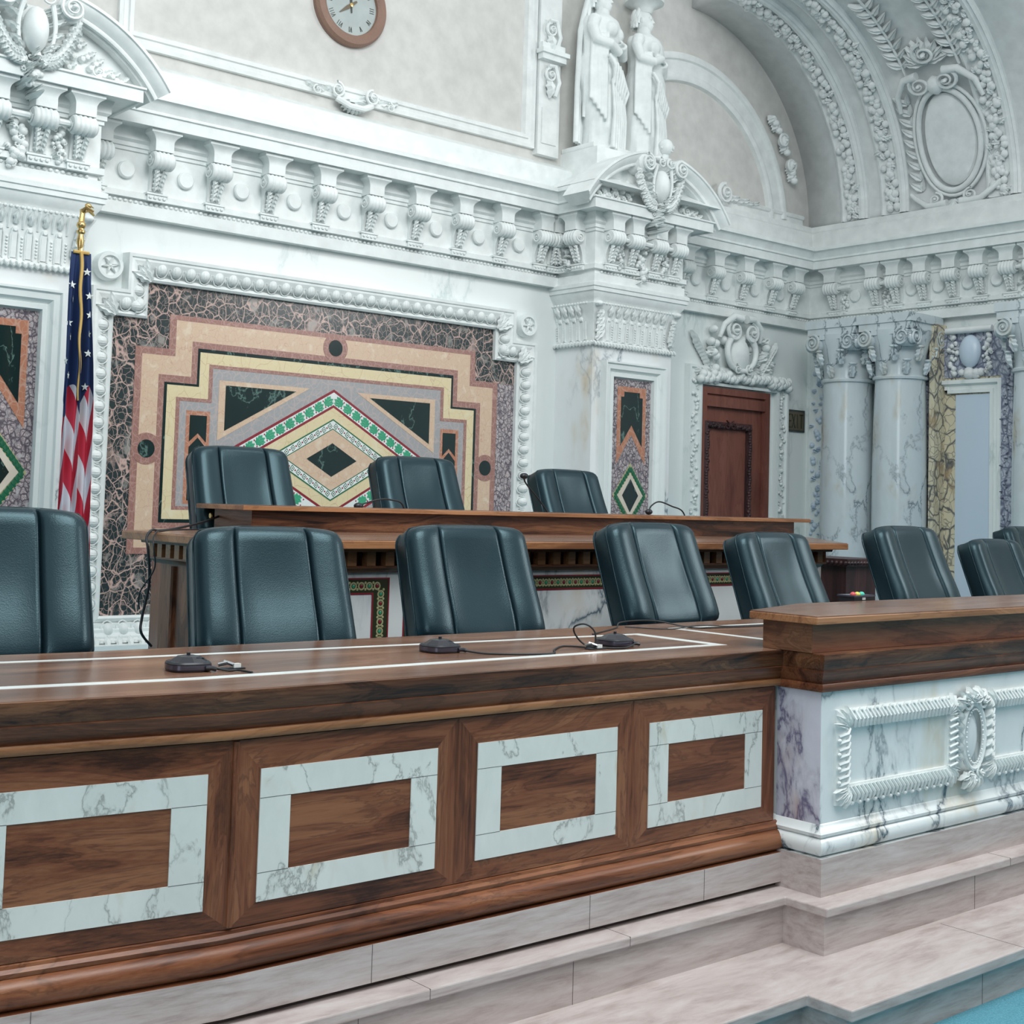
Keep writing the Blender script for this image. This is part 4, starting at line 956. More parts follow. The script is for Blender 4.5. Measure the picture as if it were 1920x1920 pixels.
MB().box(XB-.0015,XB+.01,YB+.001,2.845,-1.0,-.55).build('violet_side_slab','violet',rb,0)
bs('fascia',[(0,-.497),(.022,-.497),(.028,-.48),(.034,-.462),(.034,-.446),(.030,-.4435),(-.08,-.4435),(-.08,-.497)],'rose')
bs('cove_moulding',[(-.05,-.54),(.004,-.54),(.008,-.528),(.018,-.512),(.024,-.500),(.024,-.497),(-.05,-.497)],'woodx')
bs('fillet_rail',[(-.05,-.566),(.012,-.566),(.015,-.558),(.015,-.547),(.012,-.541),(-.05,-.54)],'woodx')
MB().box(3.556,8.3,2.683,2.88,-.4435,-.351).build('ledge_body','woodx',rb,0,bevel=.002)
MB().box(3.5545,3.5575,2.684,2.879,-.443,-.352).build('ledge_end_panel','rosey',rb,0)
slab2('ledge_board','light',[(3.535,2.648),(8.3,2.648),(8.3,3.075),(3.975,3.065),(3.535,2.922)],-.351,-.3285,rb,.002)
slab2('ledge_top_veneer','top',[(3.5385,2.6515),(8.3,2.6515),(8.3,3.072),(3.975,3.062),(3.5385,2.92)],-.3285,-.3245,rb)
Tb=lambda u,v,d: V((u,YB-d,v))
def relief(u0,u1,name):
    zt,zb=-.628,-.93; w=.062
    m=MB().sweep([(0,0),(0,.008),(.008,.014),(.022,.024),(.04,.024),(.054,.014),(.062,.010),(.062,0)],[Tb(*p) for p in ((u0,zb,0),(u0,zt,0),(u1,zt,0),(u1,zb,0))],N=(0,-1,0),closed=True)
    m.build(name,'carved',rb,40)
    m=MB()
    def row(a,b,c,dz):
        n=max(2,int(math.hypot(b[0]-a[0],b[1]-a[1])/.021))
        for i in range(n):
            t=(i+.5)/n; x=a[0]+(b[0]-a[0])*t; z=a[1]+(b[1]-a[1])*t
            ux,uz=(b[0]-a[0]),(b[1]-a[1]); L=math.hypot(ux,uz); ux/=L;uz/=L; px,pz=uz,-ux
            m.tube([Tb(x-ux*.010-px*.026*c,z-uz*.010-pz*.026*c,.016),Tb(x,z,.031),Tb(x+ux*.012+px*.026*c,z+uz*.012+pz*.026*c,.018)],.0055,5)
            if i%2==0: m.ball((x-px*.028*c,z-pz*.028*c,.018),(.008,.008,.007),Tb,6,4)
    i=w*.5
    row((u0+w,zt-i),(u1-w,zt-i),1,0); row((u1-i,zt-w),(u1-i,zb+w),1,0); row((u1-w,zb+i),(u0+w,zb+i),1,0); row((u0+i,zb+w),(u0+i,zt-w),1,0)
    for (x,z,sx,sz) in ((u0,zt,1,-1),(u1,zt,-1,-1),(u0,zb,1,1),(u1,zb,-1,1)):
        for k in range(4): a=R(15+20*k); m.leaf((x+sx*w,z+sz*w),(x+sx*(w-w*1.25*cos(a)),z+sz*(w-w*1.25*sin(a))),.012,.024,Tb,3)
    m.build('leaf_band','carved',rb,50)
relief(3.665,4.365,'relief_frame'); relief(4.54,5.35,'relief_frame'); relief(5.55,6.6,'relief_frame')
for cx in (4.452,5.45):
    m=MB()
    m.tube([Tb(cx+.072*cos(a),-.775+.115*sin(a),.022) for a in [2*PI*i/28 for i in range(29)]],.010,7)
    for i in range(34): a=2*PI*i/34; m.ball((cx+.054*cos(a),-.775+.095*sin(a),.028),(.004,.004,.004),Tb,5,4)
    for s in (-1,1):
        m.volute((cx+s*.045,-.652),.032,Tb,1.7,.4,.015,.025,-s); m.volute((cx+s*.035,-.905),.024,Tb,1.6,.4,.015,.025,s)
        for i in range(6): 
            z=-.86+.035*i; m.leaf((cx+s*.085,z),(cx+s*.13,z+.03),.014,.03,Tb,2)
            m.leaf((cx+s*.08,z),(cx+s*.105,z+.045),.010,.035,Tb,2)
        for i in range(5): a=R(20+32*i); m.leaf((cx+s*.02,-.66),(cx+s*(.02+.09*cos(a)),-.66+.06*sin(a)),.016,.035,Tb,3)
        for i in range(4): a=R(-20-34*i); m.leaf((cx+s*.015,-.90),(cx+s*(.015+.07*cos(a)),-.90+.07*sin(a)),.013,.03,Tb,3)
    MB_=m.build('carved_wreath','carved',rb,50)
    MB().ball((cx,-.775,.004),(.05,.09,.016),Tb,20,10).build('oval_medallion','veinedbox',rb)

# ------------------------------------------------------------ upper bench
ub=thing('upper_bench',(4.5,5,-1.197),'upper walnut judges bench with marble and mosaic front','desk')
sp_=[(2.47,4.40),(6.135,4.40),(7.12,5.39),(7.45,5.80),(3.05,5.80),(2.47,5.42)]
slab2('slab','light',sp_,-.190,-.158,ub,.003)
slab2('slab_top_veneer','top',[(2.475,4.405),(6.132,4.405),(7.11,5.39),(7.43,5.795),(3.05,5.795),(2.475,5.417)],-.158,-.1555,ub)
def off(p,a): # inset plan outline of the front run
    return [(2.47+a,5.45-a*.4),(2.47+a,4.40+a),(6.135-a*.414,4.40+a),(7.12-a*.7,5.39+a*.7)]
def run(a): return [(x,y,0) for x,y in off(None,a)]
MB().sweep([(0,-.205),(.05,-.205),(.055,-.19),(0,-.19)],run(.13),cap=True).build('bed_moulding','woodx',ub)
MB().sweep([(0,-.272),(.0,-.272),(.0,-.20),(-.05,-.20),(-.05,-.272)],run(.14)).build('dentil_ground','mahogd',ub)
MB().sweep([(0,-.290),(.015,-.290),(.03,-.274),(.045,-.27),(.045,-.262),(0,-.262)],run(.155)).build('lower_moulding','woodx',ub)
m=MB()
def dent(a,b,n):
    A=V(a);B=V(b); t=(B-A).normalized(); nn=t.cross(V((0,0,1)))
    for i in range(n):
        c=A+(B-A)*((i+.5)/n)
        p=[c-t*.021,c+t*.021,c+t*.021+nn*.035,c-t*.021+nn*.035]
        m.add([(q.x,q.y,z) for z in (-.262,-.205) for q in p],[(0,1,2,3),(7,6,5,4),(0,4,5,1),(1,5,6,2),(2,6,7,3),(3,7,4,0)])
q=run(.14); dent(q[0],q[1],11); dent(q[1],q[2],38); dent(q[2],q[3],14); m.build('dentils','light',ub,0)
# body
A=off(None,.17)
MB().prism([A[0],A[1],A[2],A[3],(6.9,5.6),(2.7,5.6)],-1.197,-.20,lambda u,v,d:V((u,v,d))).build('carcass','woodz',ub,0)
Tu=lambda u,v,d: V((u,4.57-.0-d,v))
MB().prism([(2.66,-1.19),(6.11,-1.19),(6.11,-.288),(2.66,-.288)],0,.012,Tu).build('marble_front','veined',ub,0)
def mosframe(u0,u1):
    P=MB().strip([(u0+.072,-.372),(u1-.072,-.372),(u1-.072,-1.0),(u0+.072,-1.0)],[(u0,-.318),(u1,-.318),(u1,-1.07),(u0,-1.07)],.012,.0135,Tu,closed=True).build('mosaic_border','tesb',ub,0)
    m=MB()
    for (o_,i_) in (((u0-.006,-.312,u1+.006,-1.076),(u0,-.318,u1,-1.07)),((u0+.072,-.372,u1-.072,-1.0),(u0+.079,-.379,u1-.079,-.993))):
        m.strip([(i_[0],i_[1]),(i_[2],i_[1]),(i_[2],i_[3]),(i_[0],i_[3])],[(o_[0],o_[1]),(o_[2],o_[1]),(o_[2],o_[3]),(o_[0],o_[3])],.012,.0145,Tu,closed=True)
    m.build('red_tile_lines','tesr',P,0)
    m=MB(); m2=MB(); m3=MB()
    def rowm(a,b):
        L=math.hypot(b[0]-a[0],b[1]-a[1]); n=int(L/.036)
        for i in range(n):
            t=(i+.5)/n; x=a[0]+(b[0]-a[0])*t; z=a[1]+(b[1]-a[1])*t
            m.lathe([(.010,.0142),(.017,.0142),(.017,.0135)],12,lambda p,q,r:Tu(x+p,z+q,r)); (m2 if i%2 else m3).ball((x,z,.0140),(.0075,.0075,.0012),Tu,8,4)
            t=(i)/n; x=a[0]+(b[0]-a[0])*t; z=a[1]+(b[1]-a[1])*t
            for s in (-1,1): m.ball((x+s*.0*1,z+s*.013,.0140) if abs(b[0]-a[0])>abs(b[1]-a[1]) else (x+s*.013,z,.0140),(.006,.006,.0012),Tu,6,4)
    rowm((u0+.036,-.345),(u1-.036,-.345)); rowm((u0+.036,-.36),(u0+.036,-1.03)); rowm((u1-.036,-.36),(u1-.036,-1.03))
    m.build('gold_guilloche','tesy',P,0); m2.build('red_dots','tesr',P,0); m3.build('green_dots','tesg',P,0)
mosframe(2.78,3.235); mosframe(3.32,6.0)
m=MB()
for k in range(5):
    pass
# end pedestal with fluting (left end)
Te=lambda u,v,d: V((2.64-d,u,v))
m=MB().prism([(4.58,-1.19),(5.38,-1.19),(5.38,-.29),(4.58,-.29)],-.03,.006,Te)
for y in (4.70,5.0,5.25): m.tube([Te(y,-1.19,.006),Te(y,-.30,.006)],.016,8)
m.build('end_panel','woodz',ub,30)
# ledge on the slab
MB().box(3.105,7.02,5.45,5.62,-.157,-.060).build('ledge_body','rose',ub,0,bevel=.002)
MB().box(3.102,3.106,5.452,5.80,-.157,-.060).build('ledge_end_panel','rosey',ub,0)
MB().box(3.106,3.22,5.452,5.80,-.157,-.060).build('ledge_return','woodx',ub,0)
slab2('ledge_board','light',[(3.035,5.41),(7.14,5.41),(7.10,5.70),(3.20,5.90),(3.035,5.86)],-.0605,-.040,ub,.002)
slab2('ledge_top_veneer','top',[(3.04,5.415),(7.135,5.415),(7.095,5.695),(3.20,5.895),(3.04,5.855)],-.040,-.0375,ub)
MB().box(3.03,4.6,5.62,5.66,-.1555,-.1545).build('white_inlay_line','tesw',ub,0)
o=MB().lathe([(0,.006),(.012,.006),(.014,0)],14,lambda x,y,z:V((3.16+x*0-.06-z,5.83+x,-.095+y))).build('brass_knob','gold',ub)

# wood podium behind the bench
o=thing('side_podium',(7.42,5.4,-1.197),'dark carved wood podium behind the right end of the upper bench','podium')
MB().box(7.30,7.62,5.25,5.6,-1.197,-.33).build('body','mahogd',o); MB().box(7.26,7.66,5.21,5.64,-.33,-.285).build('cap','mahogd',o)
m=MB(); 
for i in range(12): m.ball((7.255,5.22+.035*i,-.31),(.012,.014,.014),None,6,4); m.ball((7.27+.033*i,5.205,-.31),(.014,.012,.014),None,6,4)
m.build('carved_beads','mahogd',o)

# ------------------------------------------------------------ chairs
def make_chair():
    c=thing('leather_chair',(0,0,0),'','chair','high-backed leather desk chairs')
    w=.55; Hh=.47
    S=sorted(set([-1,-.985,-.955,-.91,-.85,-.77,-.69,-.61,-.55,-.515,-.502,-.49,-.478,-.465,-.43,-.36,-.24,-.1,.1,.24,.36,.43,.465,.478,.49,.502,.515,.55,.61,.69,.77,.85,.91,.955,.985,1]))
    Vv=[0,.015,.04,.08,.14,.22,.32,.42,.52,.62,.71,.79,.86,.91,.945,.968,.985,1]
    rec=R(22)
    def pos(s,v,front):
        hw=w/2*(1-.055*v)*(1-.085*max(0,(v-.88)/.12)**2.4)*(1-.10*max(0,(.10-v)/.10)**2.2)
        zt=Hh*(1-.035*abs(s)**3.5*v); x=s*hw; z=v*zt+.02*abs(s)**3*(1-v)**4
        ex=min(1,(1-abs(s))*hw/.04); ez=min(1,(1-v)*Hh/.045,(v)*Hh/.03)
        roll=(max(0,1-(1-ex)**2))**.5*(max(0,1-(1-ez)**2))**.5
        if front:
            a=abs(s); seam=math.exp(-((a-.49)/.015)**2)
            pad=.013*(1-((a-.755)/.26)**2) if a>.49 else .004*(1-(a/.49)**2)
            y=-.040-.034*roll-max(0,pad)*roll+.013*seam*min(1,(1-v)*Hh/.012+.1)*max(roll,.3)
            y-=.010*math.exp(-((v-.20)/.22)**2)*roll
            if a<.47: y+=.012*roll*(1-(a/.47)**4)*sin(PI*min(1,v*1.1))
        else: y=.034+.018*roll
        yy=y*cos(rec)+z*sin(rec); zz=z*cos(rec)-y*sin(rec)
        return V((x,yy+.10,zz+.655))
    m=MB(); ns=len(S); nv=len(Vv)
    F=[pos(s,v,True) for v in Vv for s in S]; B=[pos(s,v,False) for v in Vv for s in S]; o=ns*nv
    fs=[(j*ns+i,j*ns+i+1,(j+1)*ns+i+1,(j+1)*ns+i) for j in range(nv-1) for i in range(ns-1)]
    fb=[(o+j*ns+i+1,o+j*ns+i,o+(j+1)*ns+i,o+(j+1)*ns+i+1) for j in range(nv-1) for i in range(ns-1)]
    rim=[j*ns for j in range(nv)]+[(nv-1)*ns+i for i in range(1,ns)]+[j*ns+ns-1 for j in range(nv-2,-1,-1)]+[i for i in range(ns-2,0,-1)]
    fr=[(rim[k],rim[(k+1)%len(rim)],o+rim[(k+1)%len(rim)],o+rim[k]) for k in range(len(rim))]
    m.add(F+B,fs+fb+fr); b=m.build('backrest','leather',c,70)
    rimf=[F[k] for k in rim]; rimb=[B[k] for k in rim]
    MB().tube([p+V((0,-.002,0)) for p in rimf]+[rimf[0]],.0035,6).build('piping','leather',b,60); MB().tube(rimb+[rimb[0]],.0035,6).build('piping','leather',b,60)
    MB().box(-.16,.16,.11,.15,.40,.70).build('back_support','black',c)
    # seat cushion
    m=MB(); pr=[]
    N=28
    def sup(a,e=.5): return (abs(cos(a))**e*(1 if cos(a)>0 else -1),abs(sin(a))**e*(1 if sin(a)>0 else -1))
    lv=[(.0,.38),(.8,.38),(.97,.395),(1.0,.42),(1.0,.445),(.96,.468),(.82,.478),(.5,.482),(0,.482)]
    vs=[V((.26*k*sup(2*PI*i/N)[0],-.10+.255*k*sup(2*PI*i/N)[1],z)) for k,z in lv for i in range(N)]
    m.add(vs,[(j*N+i,j*N+(i+1)%N,(j+1)*N+(i+1)%N,(j+1)*N+i) for j in range(len(lv)-1) for i in range(N)]); m.build('seat','leather',c,60)
    for s in (-1,1):
        P=[(s*.295,.10,.60),(s*.30,.02,.635),(s*.30,-.09,.65),(s*.298,-.20,.635),(s*.295,-.28,.595)]
        m=MB().sweep([(-.028,-.012),(.028,-.012),(.030,0),(.024,.012),(-.024,.012),(-.030,0)],[V(p) for p in P],N=(0,0,1),pc=True); 
        a=m.build('armrest','armw',c,40)
        m=MB().tube([(s*.295,-.24,.60),(s*.285,-.17,.48),(s*.26,-.10,.41)],.016,8); m.tube([(s*.295,.08,.60),(s*.285,.06,.5),(s*.26,.04,.42)],.016,8); m.build('arm_post','armw',a,40)
    MB().lathe([(.06,.38),(.055,.36),(.028,.35),(.028,.16),(.04,.14),(.045,.10),(0,.10)],16).build('gas_column','black',c)
    for k in range(5):
        a=2*PI*k/5+.3; e=V((cos(a)*.30,sin(a)*.30,.075))
        l=MB().tube([(0,0,.125),(cos(a)*.15,sin(a)*.15,.11),tuple(e)],lambda t:.026-.008*t,8).build('base_leg','armw',c)
        MB().lathe([(0,-.012),(.026,-.012),(.030,-.006),(.030,.006),(.026,.012),(0,.012)],14,lambda x,y,z:V((e.x+z*-sin(a)+x*cos(a),e.y+z*cos(a)+x*sin(a),.031+y))).build('caster','black',l)
    return c
ch0=make_chair()
import mathutils
# (x of backrest top, y of backrest top, top height rel. eye, turn, floor, label)
chairs=[(1.42,4.02,-.075,14,'leather chair cut off by the left edge, its curved wooden arm showing'),
 (2.355,4.04,-.122,12,'lower-row leather chair just left of the middle microphone base, below the bench corner'),
 (3.232,4.09,-.108,8,'lower-row leather chair directly behind the middle microphone base'),
 (4.290,4.15,-.086,0,'lower-row leather chair behind the right microphone base, nearest the cable loop'),
 (5.120,4.15,-.120,0,'leather chair with bright white sheen beside the corner of the raised ledge'),
 (6.215,4.15,-.078,0,'leather chair behind the small traffic-light box, right of the podium'),
 (7.10,4.15,-.139,0,'low leather chair at right in front of the farthest one'),
 (8.70,4.85,-.073,0,'farthest leather chair, cut off by the right edge')]
LF=-1.197
sc0=1.078
def put(c,x,y,zt,turn,floor,label):
    s=(zt-floor)/1.084; a=R(turn)
    # backrest top sits ~.31 behind the chair axis
    dx,dy=V((0,.30*s)).rotate(mathutils.Matrix.Rotation(-a,2)) if False else (sin(a)*.26*s,cos(a)*.26*s)
    c.location=(x-dx,y-dy,floor); c.rotation_euler=(0,0,-a); c.scale=(s,s,s); c['label']=label
first=True
for x,y,zt,t,lab in chairs:
    c=ch0 if first else copy_tree(ch0); first=False; put(c,x,y,zt,t,LF,lab)
for x,y,zt,t,lab in ((3.345,6.05,.222,6,'upper-row leather chair nearest the flag, left end of the bench'),(4.42,6.05,.220,4,'upper-row leather chair in front of the inlaid diamond panel'),(5.545,6.05,.195,0,'upper-row leather chair beside the raised gooseneck microphone')):
    c=copy_tree(ch0); put(c,x,y,zt,t,-.912,lab); c.scale=(c.scale[0]*.93,c.scale[1],c.scale[2])

# ------------------------------------------------------------ microphones and cables
def mic(x,y,a,label,g='boundary microphone bases on the front desk'):
    o=thing('boundary_microphone',(x,y,-.444),label,'microphone',g)
    n=8; L=lambda p,q,z:V((x+p*cos(a)-q*sin(a),y+p*sin(a)+q*cos(a),-.444+z))
    def ring(rx,ry,z,nn=24,e=.62): return [L(rx*abs(cos(t))**e*(1 if cos(t)>=0 else -1),ry*abs(sin(t))**e*(1 if sin(t)>=0 else -1),z) for t in [2*PI*i/nn for i in range(nn)]]
    def loft(rs,name,mat,sm=40):
        nn=len(rs[0]); vs=[p for r in rs for p in r]
        fs=[(j*nn+i,j*nn+(i+1)%nn,(j+1)*nn+(i+1)%nn,(j+1)*nn+i) for j in range(len(rs)-1) for i in range(nn)]+[tuple(range(nn-1,-1,-1)),tuple((len(rs)-1)*nn+i for i in range(nn))]
        return MB().add(vs,fs).build(name,mat,o,sm)
    loft([ring(.052,.052,.0008),ring(.054,.054,.004),ring(.054,.054,.020),ring(.050,.050,.024)],'body','black')
    loft([ring(.0545,.0545,.006),ring(.0548,.0548,.017)],'metal_band','gun')
    loft([ring(.050,.050,.024,8,1),ring(.030,.030,.036,8,1),ring(.012,.012,.039,8,1)],'faceted_top','black',0)
    MB().add([L(.012,-.03,.0345),L(.038,-.022,.0315),L(.040,.015,.0308),L(.014,.01,.0385)],[(0,1,2,3)]).build('touch_pad','glassblue',o,0)
    MB().lathe([(0,.046),(.005,.045),(.005,.038)],10,lambda p,q,z:L(p,q,z)).build('button','black',o)
    MB().tube([L(.03,-.052,.010),L(.045,-.056,.010),L(.055,-.056,.007)],.006,8).build('plug','black',o)
    return o
mic(1.642,3.175,R(-10),'black microphone base at left with small metal clip beside it')
mic(2.492,3.235,R(0),'middle black microphone base trailing a long cable')
mic(3.125,3.135,R(5),'right black microphone base beside the looped cable')
def cable(name,pts,label,r=.0028,g=None,n=10,mat='rubber'):
    # smooth the points with catmull-rom
    P=[V(p) for p in pts]; Q=[]
    for i in range(len(P)-1):
        a=P[max(i-1,0)];b=P[i];c=P[i+1];d=P[min(i+2,len(P)-1)]
        for k in range(n):
            t=k/n; Q.append(.5*((2*b)+(c-a)*t+(2*a-5*b+4*c-d)*t*t+(3*b-a-3*c+d)*t**3))
    Q.append(P[-1]); o=MB().tube(Q,r,8).build(name,mat,None,60); return tag(o,label,'cable',g)
zt=-.4405
cable('microphone_cable',[(1.69,3.125,-.436),(1.715,3.10,zt),(1.74,3.095,zt),(1.75,3.04,zt)],'short cable end lying by the left microphone base')
cable('microphone_cable',[(2.535,3.185,-.436),(2.57,3.12,zt),(2.66,3.05,zt),(2.76,3.03,zt),(2.83,3.10,zt),(2.93,3.17,zt),(2.97,3.13,zt),(2.985,3.085,zt)],'long black cable curving across the desktop from the middle microphone')
cable('microphone_cable',[(3.155,3.075,-.434),(3.08,3.045,zt),(3.02,3.08,zt),(2.99,3.13,-.435),(2.965,3.15,-.405),(2.950,3.14,-.378),(2.968,3.11,-.368),(2.99,3.09,-.39),(2.99,3.085,-.43),(2.985,3.08,zt)],'black cable standing up in a small loop by the right microphone')
cable('microphone_cable',[(3.30,3.42,zt),(3.55,3.56,zt),(3.62,3.60,-.425),(3.75,3.56,-.42),(3.85,3.47,zt),(3.93,3.42,zt),(4.2,3.40,zt)],'black cable running across the desktop behind the raised ledge')
cable('microphone_cable',[(3.62,3.58,zt),(3.72,3.45,zt),(3.85,3.42,-.43),(4.05,3.44,zt),(4.3,3.42,zt)],'second thin cable crossing the desktop beside the raised ledge',.002)
def clip(x,y,label):
    o=thing('desk_clip',(x,y,-.444),label,'clip')
    MB().box(x-.03,x+.035,y-.018,y+.012,-.4435,-.4405).build('dark_pad','black',o,0)
    m=MB().tube([(x-.03,y+.01,-.433),(x-.005,y+.005,-.428),(x+.01,y-.002,-.434)],.005,7); m.tube([(x-.012,y+.012,-.425),(x+.005,y-.008,-.432)],.004,7); m.build('metal_clasp','chrome',o)
    MB().box(x+.006,x+.026,y-.01,y+.004,-.440,-.430).build('white_block','tesw',o,0)
clip(1.748,3.15,'small metal clip on a dark pad beside the left microphone')
clip(2.985,3.085,'small metal cable clip at the foot of the cable loop')
# upper bench gooseneck microphones
def goose(pts,headdir,label,head=True):
    o=thing('gooseneck_microphone',pts[0],label,'microphone','gooseneck microphones on the upper bench')
    MB().lathe([(0,0),(.03,0),(.03,.012),(.01,.02),(0,.02)],16,lambda x,y,z:V(pts[0])+V((x,y,z-.001))).build('base','black',o)
    P=[V(p) for p in pts];Q=[]
    for i in range(len(P)-1):
        a=P[max(i-1,0)];b=P[i];c=P[i+1];d=P[min(i+2,len(P)-1)]
        for k in range(8):
            t=k/8; Q.append(.5*((2*b)+(c-a)*t+(2*a-5*b+4*c-d)*t*t+(3*b-a-3*c+d)*t**3))
    Q.append(P[-1]); MB().tube(Q,.0045,8).build('stem','rubber',o,60)
    if head: MB().ball(P[-1],(.026,.020,.017),None,14,10).build('windscreen','black',o)
zs=-.155
goose([(5.20,5.72,zs),(5.14,5.70,-.06),(5.04,5.68,.03),(4.93,5.66,.11),(4.90,5.65,.14),(4.89,5.64,.158)],0,'gooseneck microphone with foam head raised left of the third upper chair')
goose([(4.16,5.72,zs),(4.12,5.70,-.02),(4.03,5.69,.006),(3.95,5.68,.004),(3.86,5.68,-.02),(3.82,5.66,-.03)],0,'low gooseneck microphone curving in front of the second upper chair')
goose([(6.30,5.70,zs),(6.25,5.70,-.02),(6.12,5.68,.018),(5.99,5.66,.042),(5.90,5.64,.015),(5.86,5.62,-.02)],0,'low gooseneck microphone left of the door on the upper bench')
goose([(3.30,5.72,zs),(3.25,5.73,-.10),(3.20,5.76,-.07),(3.13,5.82,-.075)],0,'low microphone behind the left end of the upper ledge',False)
cable('bench_cable',[(3.18,5.80,-.075),(3.0,5.70,-.12),(2.75,5.5,-.150),(2.58,5.30,-.1525),(2.49,5.18,-.148),(2.44,5.12,-.175),(2.44,5.10,-.23),(2.47,5.14,-.36),(2.46,5.17,-.5),(2.455,5.16,-.56),(2.52,5.20,-.62)],'thick black cable hanging over the left end of the upper bench',.0055)
cable('bench_cable',[(3.3,5.70,-.150),(3.0,5.60,-.152),(2.7,5.42,-.152),(2.55,5.22,-.1525),(2.485,5.12,-.150),(2.445,5.07,-.175),(2.44,5.05,-.22),(2.46,5.08,-.30),(2.45,5.18,-.40),(2.47,5.22,-.47)],'thin black cable draped over the left end of the upper bench',.003)
# traffic light timer
o=thing('timer_light_box',(4.40,3.12,-.4435),'small dark timer box with red, yellow and green lenses on the raised ledge','signal box')
MB().prism([(4.35,3.09),(4.475,3.09),(4.475,3.16),(4.35,3.16)],-.4435,-.312,lambda u,v,d:V((u,v,d))).build('housing','black',o,0)
MB().box(4.345,4.48,3.085,3.165,-.312,-.306).build('top_plate','gun',o,0); MB().box(4.40,4.42,3.088,3.0895,-.3235,-.314).build('white_label','tesw',o,0)
for k,c in enumerate(('red','amber','green')): MB().ball((4.385+.027*k,3.12,-.305),(.012,.012,.010),None,12,8).build(c+'_lens',c,o)

# ------------------------------------------------------------ flag
fx,fyy=2.80,6.80
fl=thing('flag',(fx,fyy,-.912),'American flag hanging in folds on a gilt pole beside the left pier','flag')
top=1.33*fyy/6.3
MB().tube([(fx+.065,fyy,-.86),(fx+.01,fyy,.4),(fx-.005,fyy,1.38)],.014,10).build('pole','gold',fl)
m=MB().lathe([(0,-.912),(.16,-.912),(.16,-.895),(.05,-.87),(.03,-.80),(.035,-.62),(.055,-.60),(.055,-.585),(.02,-.58),(0,-.58)],24,lambda x,y,z:V((fx+.065+x,fyy+y,z))); m.build('stand','mahogd',fl)
m=MB(); z0=1.28; X=fx-.005
m.lathe([(.0,1.26),(.014,1.26),(.020,1.30),(.014,1.335),(.022,1.345),(.022,1.355),(.012,1.362)],14,lambda x,y,z:V((X+x,fyy+y,z)))
m.ball((X,fyy,1.385),(.024,.024,.024),None,12,8)
m.tube([(X,fyy,1.40),(X+.005,fyy,1.45),(X+.02,fyy-.005,1.475)],lambda t:.016-.004*t,8)   # perched eagle finial
m.ball((X+.03,fyy-.005,1.49),(.018,.016,.015),None,10,8); m.tube([(X+.042,fyy-.005,1.49),(X+.06,fyy-.008,1.483)],lambda t:.006-.004*t,6)
for s in (-1,1): m.tube([(X+.005,fyy+s*.012,1.46),(X+.03+.02*s,fyy+s*.03,1.475),(X+.065+.02*s,fyy+s*.045,1.455)],lambda t:.016*(1-t*.6),6)
m.build('eagle_finial','gold',fl)
# cloth: folded grid with stripes by face
NU=60; NV=70; ztop=1.235; zbot=-.50
vs=[];
def cloth(i,j):
    u=i/NU; t=j/NV; z=ztop-(ztop-zbot)*t
    wd=.085+.055*min(1,t*2.2)**.8+.02*t; x=fx-.012+ (u-.5)*wd*1.25 +.040*t
    ph=u*PI*5.2
    y=fyy-.035-.045*min(1,t*3)*sin(ph)*(.6+.4*cos(t*3))-.02*sin(u*PI*11+t*4)*min(1,t*3)
    x+=.010*cos(ph)*min(1,t*3)
    return (x,y,z-.10*(1-u)*0)
grid=[[cloth(i,j) for i in range(NU+1)] for j in range(NV+1)]
def flagmat():
    m,n,l,b=new('striped_flag_cloth'); tc=n.new('ShaderNodeTexCoord'); sx=n.new('ShaderNodeSeparateXYZ'); l.new(tc.outputs['UV'],sx.inputs[0]); u,t=sx.outputs[0],sx.outputs[1]
    pp=n.new('ShaderNodeMath'); pp.operation='PINGPONG'; pp.inputs[1].default_value=.19; l.new(u,pp.inputs[0])
    a=math_(n,l,'ADD',math_(n,l,'MULTIPLY',t,4.7),math_(n,l,'ADD',math_(n,l,'MULTIPLY',u,1.1),math_(n,l,'MULTIPLY',pp.outputs[0],4.2)))
    st=math_(n,l,'GREATER_THAN',math_(n,l,'FRACT',a),.5)
    lim=math_(n,l,'ADD',math_(n,l,'MULTIPLY',math_(n,l,'SINE',math_(n,l,'MULTIPLY',u,14)),.05),.445)
    bl=math_(n,l,'LESS_THAN',t,lim)
    c=mix(n,l,st,(.62,.64,.70),(.48,.02,.05)); c=mix(n,l,bl,c,(.010,.030,.11)); l.new(c,b.inputs['Base Color']); b.inputs['Roughness'].default_value=.75
    bump(n,l,b,noise(n,l,obco(n,l),300,2),.1,.002); return m
o=MB().add([p for r in grid for p in r],[(j*(NU+1)+i,j*(NU+1)+i+1,(j+1)*(NU+1)+i+1,(j+1)*(NU+1)+i) for j in range(NV) for i in range(NU)]).build('cloth',flagmat(),fl,0)
uv=o.data.uv_layers.new(name='UVMap')
for lp in o.data.loops: uv.data[lp.index].uv=((lp.vertex_index%(NU+1))/NU,(lp.vertex_index//(NU+1))/NV)
o.data.shade_smooth()
m=MB()
for (u,t) in ((.15,.10),(.2,.155),(.13,.215),(.17,.27),(.12,.33),(.78,.07),(.83,.13),(.80,.19),(.84,.245),(.76,.31),(.72,.40),(.16,.38)):
    i=int(u*NU); j=int(t*NV); p=V(grid[j][i]); du=(V(grid[j][i+2])-p).normalized(); dz=V((0,0,1)); nn=du.cross(dz).normalized()
    if nn.y>0: nn=-nn
    pts=[p+nn*.006+du*r*cos(a)+dz*r*sin(a) for r,a in [((.022 if k%2==0 else .009),PI/2+k*PI/5) for k in range(10)]]
    m.add([p+nn*.007]+pts,[(0,1+k,1+(k+1)%10) for k in range(10)])
m.build('stars','tesw',fl,0)
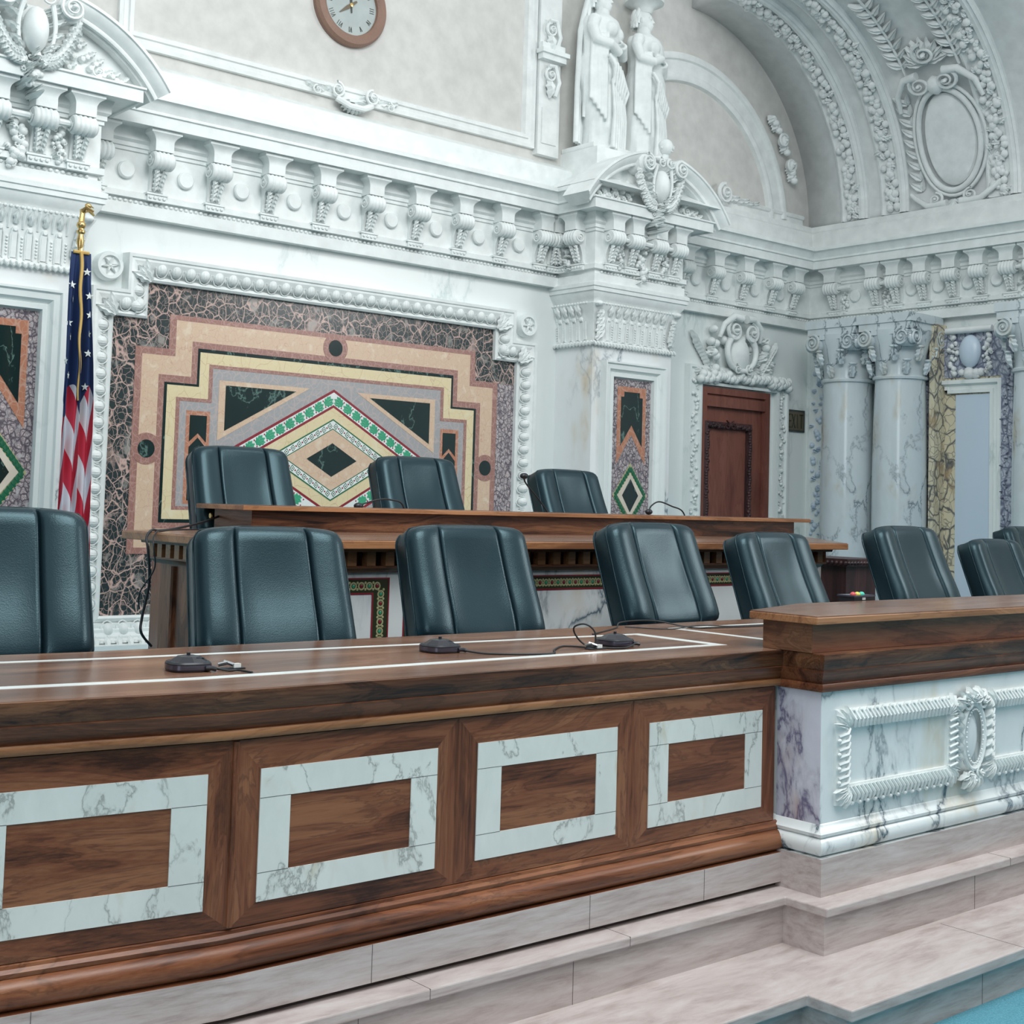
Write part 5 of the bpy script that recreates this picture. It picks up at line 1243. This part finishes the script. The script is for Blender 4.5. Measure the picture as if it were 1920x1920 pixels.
m=MB().tube([V(grid[j][int(NU*.47)])+V((.004*sin(j*.6),-.010,0)) for j in range(0,32)],lambda t:.010-.005*t,6); m.tube([V(grid[0][i])+V((0,-.004,.0)) for i in range(6,NU-6)],.009,6); m.build('gold_fringe','goldf',fl,50)

# ------------------------------------------------------------ lift everything by the eye height
for o in list(SC.objects):
    if o.parent is None: o.location.z+=H

# ------------------------------------------------------------ camera
Rm=((0.7607,-0.6485,0.0287),(0.0651,0.0322,-0.9974),(0.6459,0.7606,0.0667))
cam=bpy.data.cameras.new('camera'); co=bpy.data.objects.new('camera',cam); COL.objects.link(co)
pass
vx=V(((3957-960)/2545,(1034-779)/2545,1)).normalized(); vy=V(((-1209-960)/2545,(882-779)/2545,1)); vy=(vy-vx*vx.dot(vy)).normalized(); vz=vx.cross(vy)
# rows: camera right / down / forward in world axes
right=V((vx[0],vy[0],vz[0])); down=V((vx[1],vy[1],vz[1])); fw=V((vx[2],vy[2],vz[2]))
mw=Matrix(((right.x,-down.x,-fw.x,0),(right.y,-down.y,-fw.y,0),(right.z,-down.z,-fw.z,H),(0,0,0,1)))
co.matrix_world=mw
cam.sensor_width=36; cam.lens=2545/1920*36; cam.shift_x=0; cam.shift_y=-181/1920; cam.clip_end=100
SC.camera=co

# ------------------------------------------------------------ light
W=bpy.data.worlds.new('world'); SC.world=W; W.use_nodes=True; bg=W.node_tree.nodes['Background']
bg.inputs[0].default_value=(.90,.97,1,1); bg.inputs[1].default_value=.80
def area(name,loc,target,sx,sy,power,color):
    l=bpy.data.lights.new(name,'AREA'); l.shape='RECTANGLE'; l.size=sx; l.size_y=sy; l.energy=power; l.color=color
    o=bpy.data.objects.new(name,l); COL.objects.link(o); o.location=loc
    o.rotation_euler=(V(target)-V(loc)).to_track_quat('-Z','Y').to_euler(); return o
area('ceiling_light',(2.5,1.0,6.4),(3.5,4.8,1),4,3,300,(.97,1,1))
area('cove_light',(4.4,4.6,4.9),(4.8,7.7,2.8),2.6,.4,26,(.97,1,.98))
area('window_light',(11.0,-1.5,4.8),(5,4,1.0),3,3.6,310,(1,.99,.98))
area('left_window_light',(-4.5,-1,3.6),(3,4,1.2),3,2.6,110,(.86,.95,1))
SC.view_settings.view_transform='Standard'; SC.view_settings.look='None'; SC.view_settings.exposure=0; SC.view_settings.gamma=1; SC.view_settings.use_curve_mapping=False
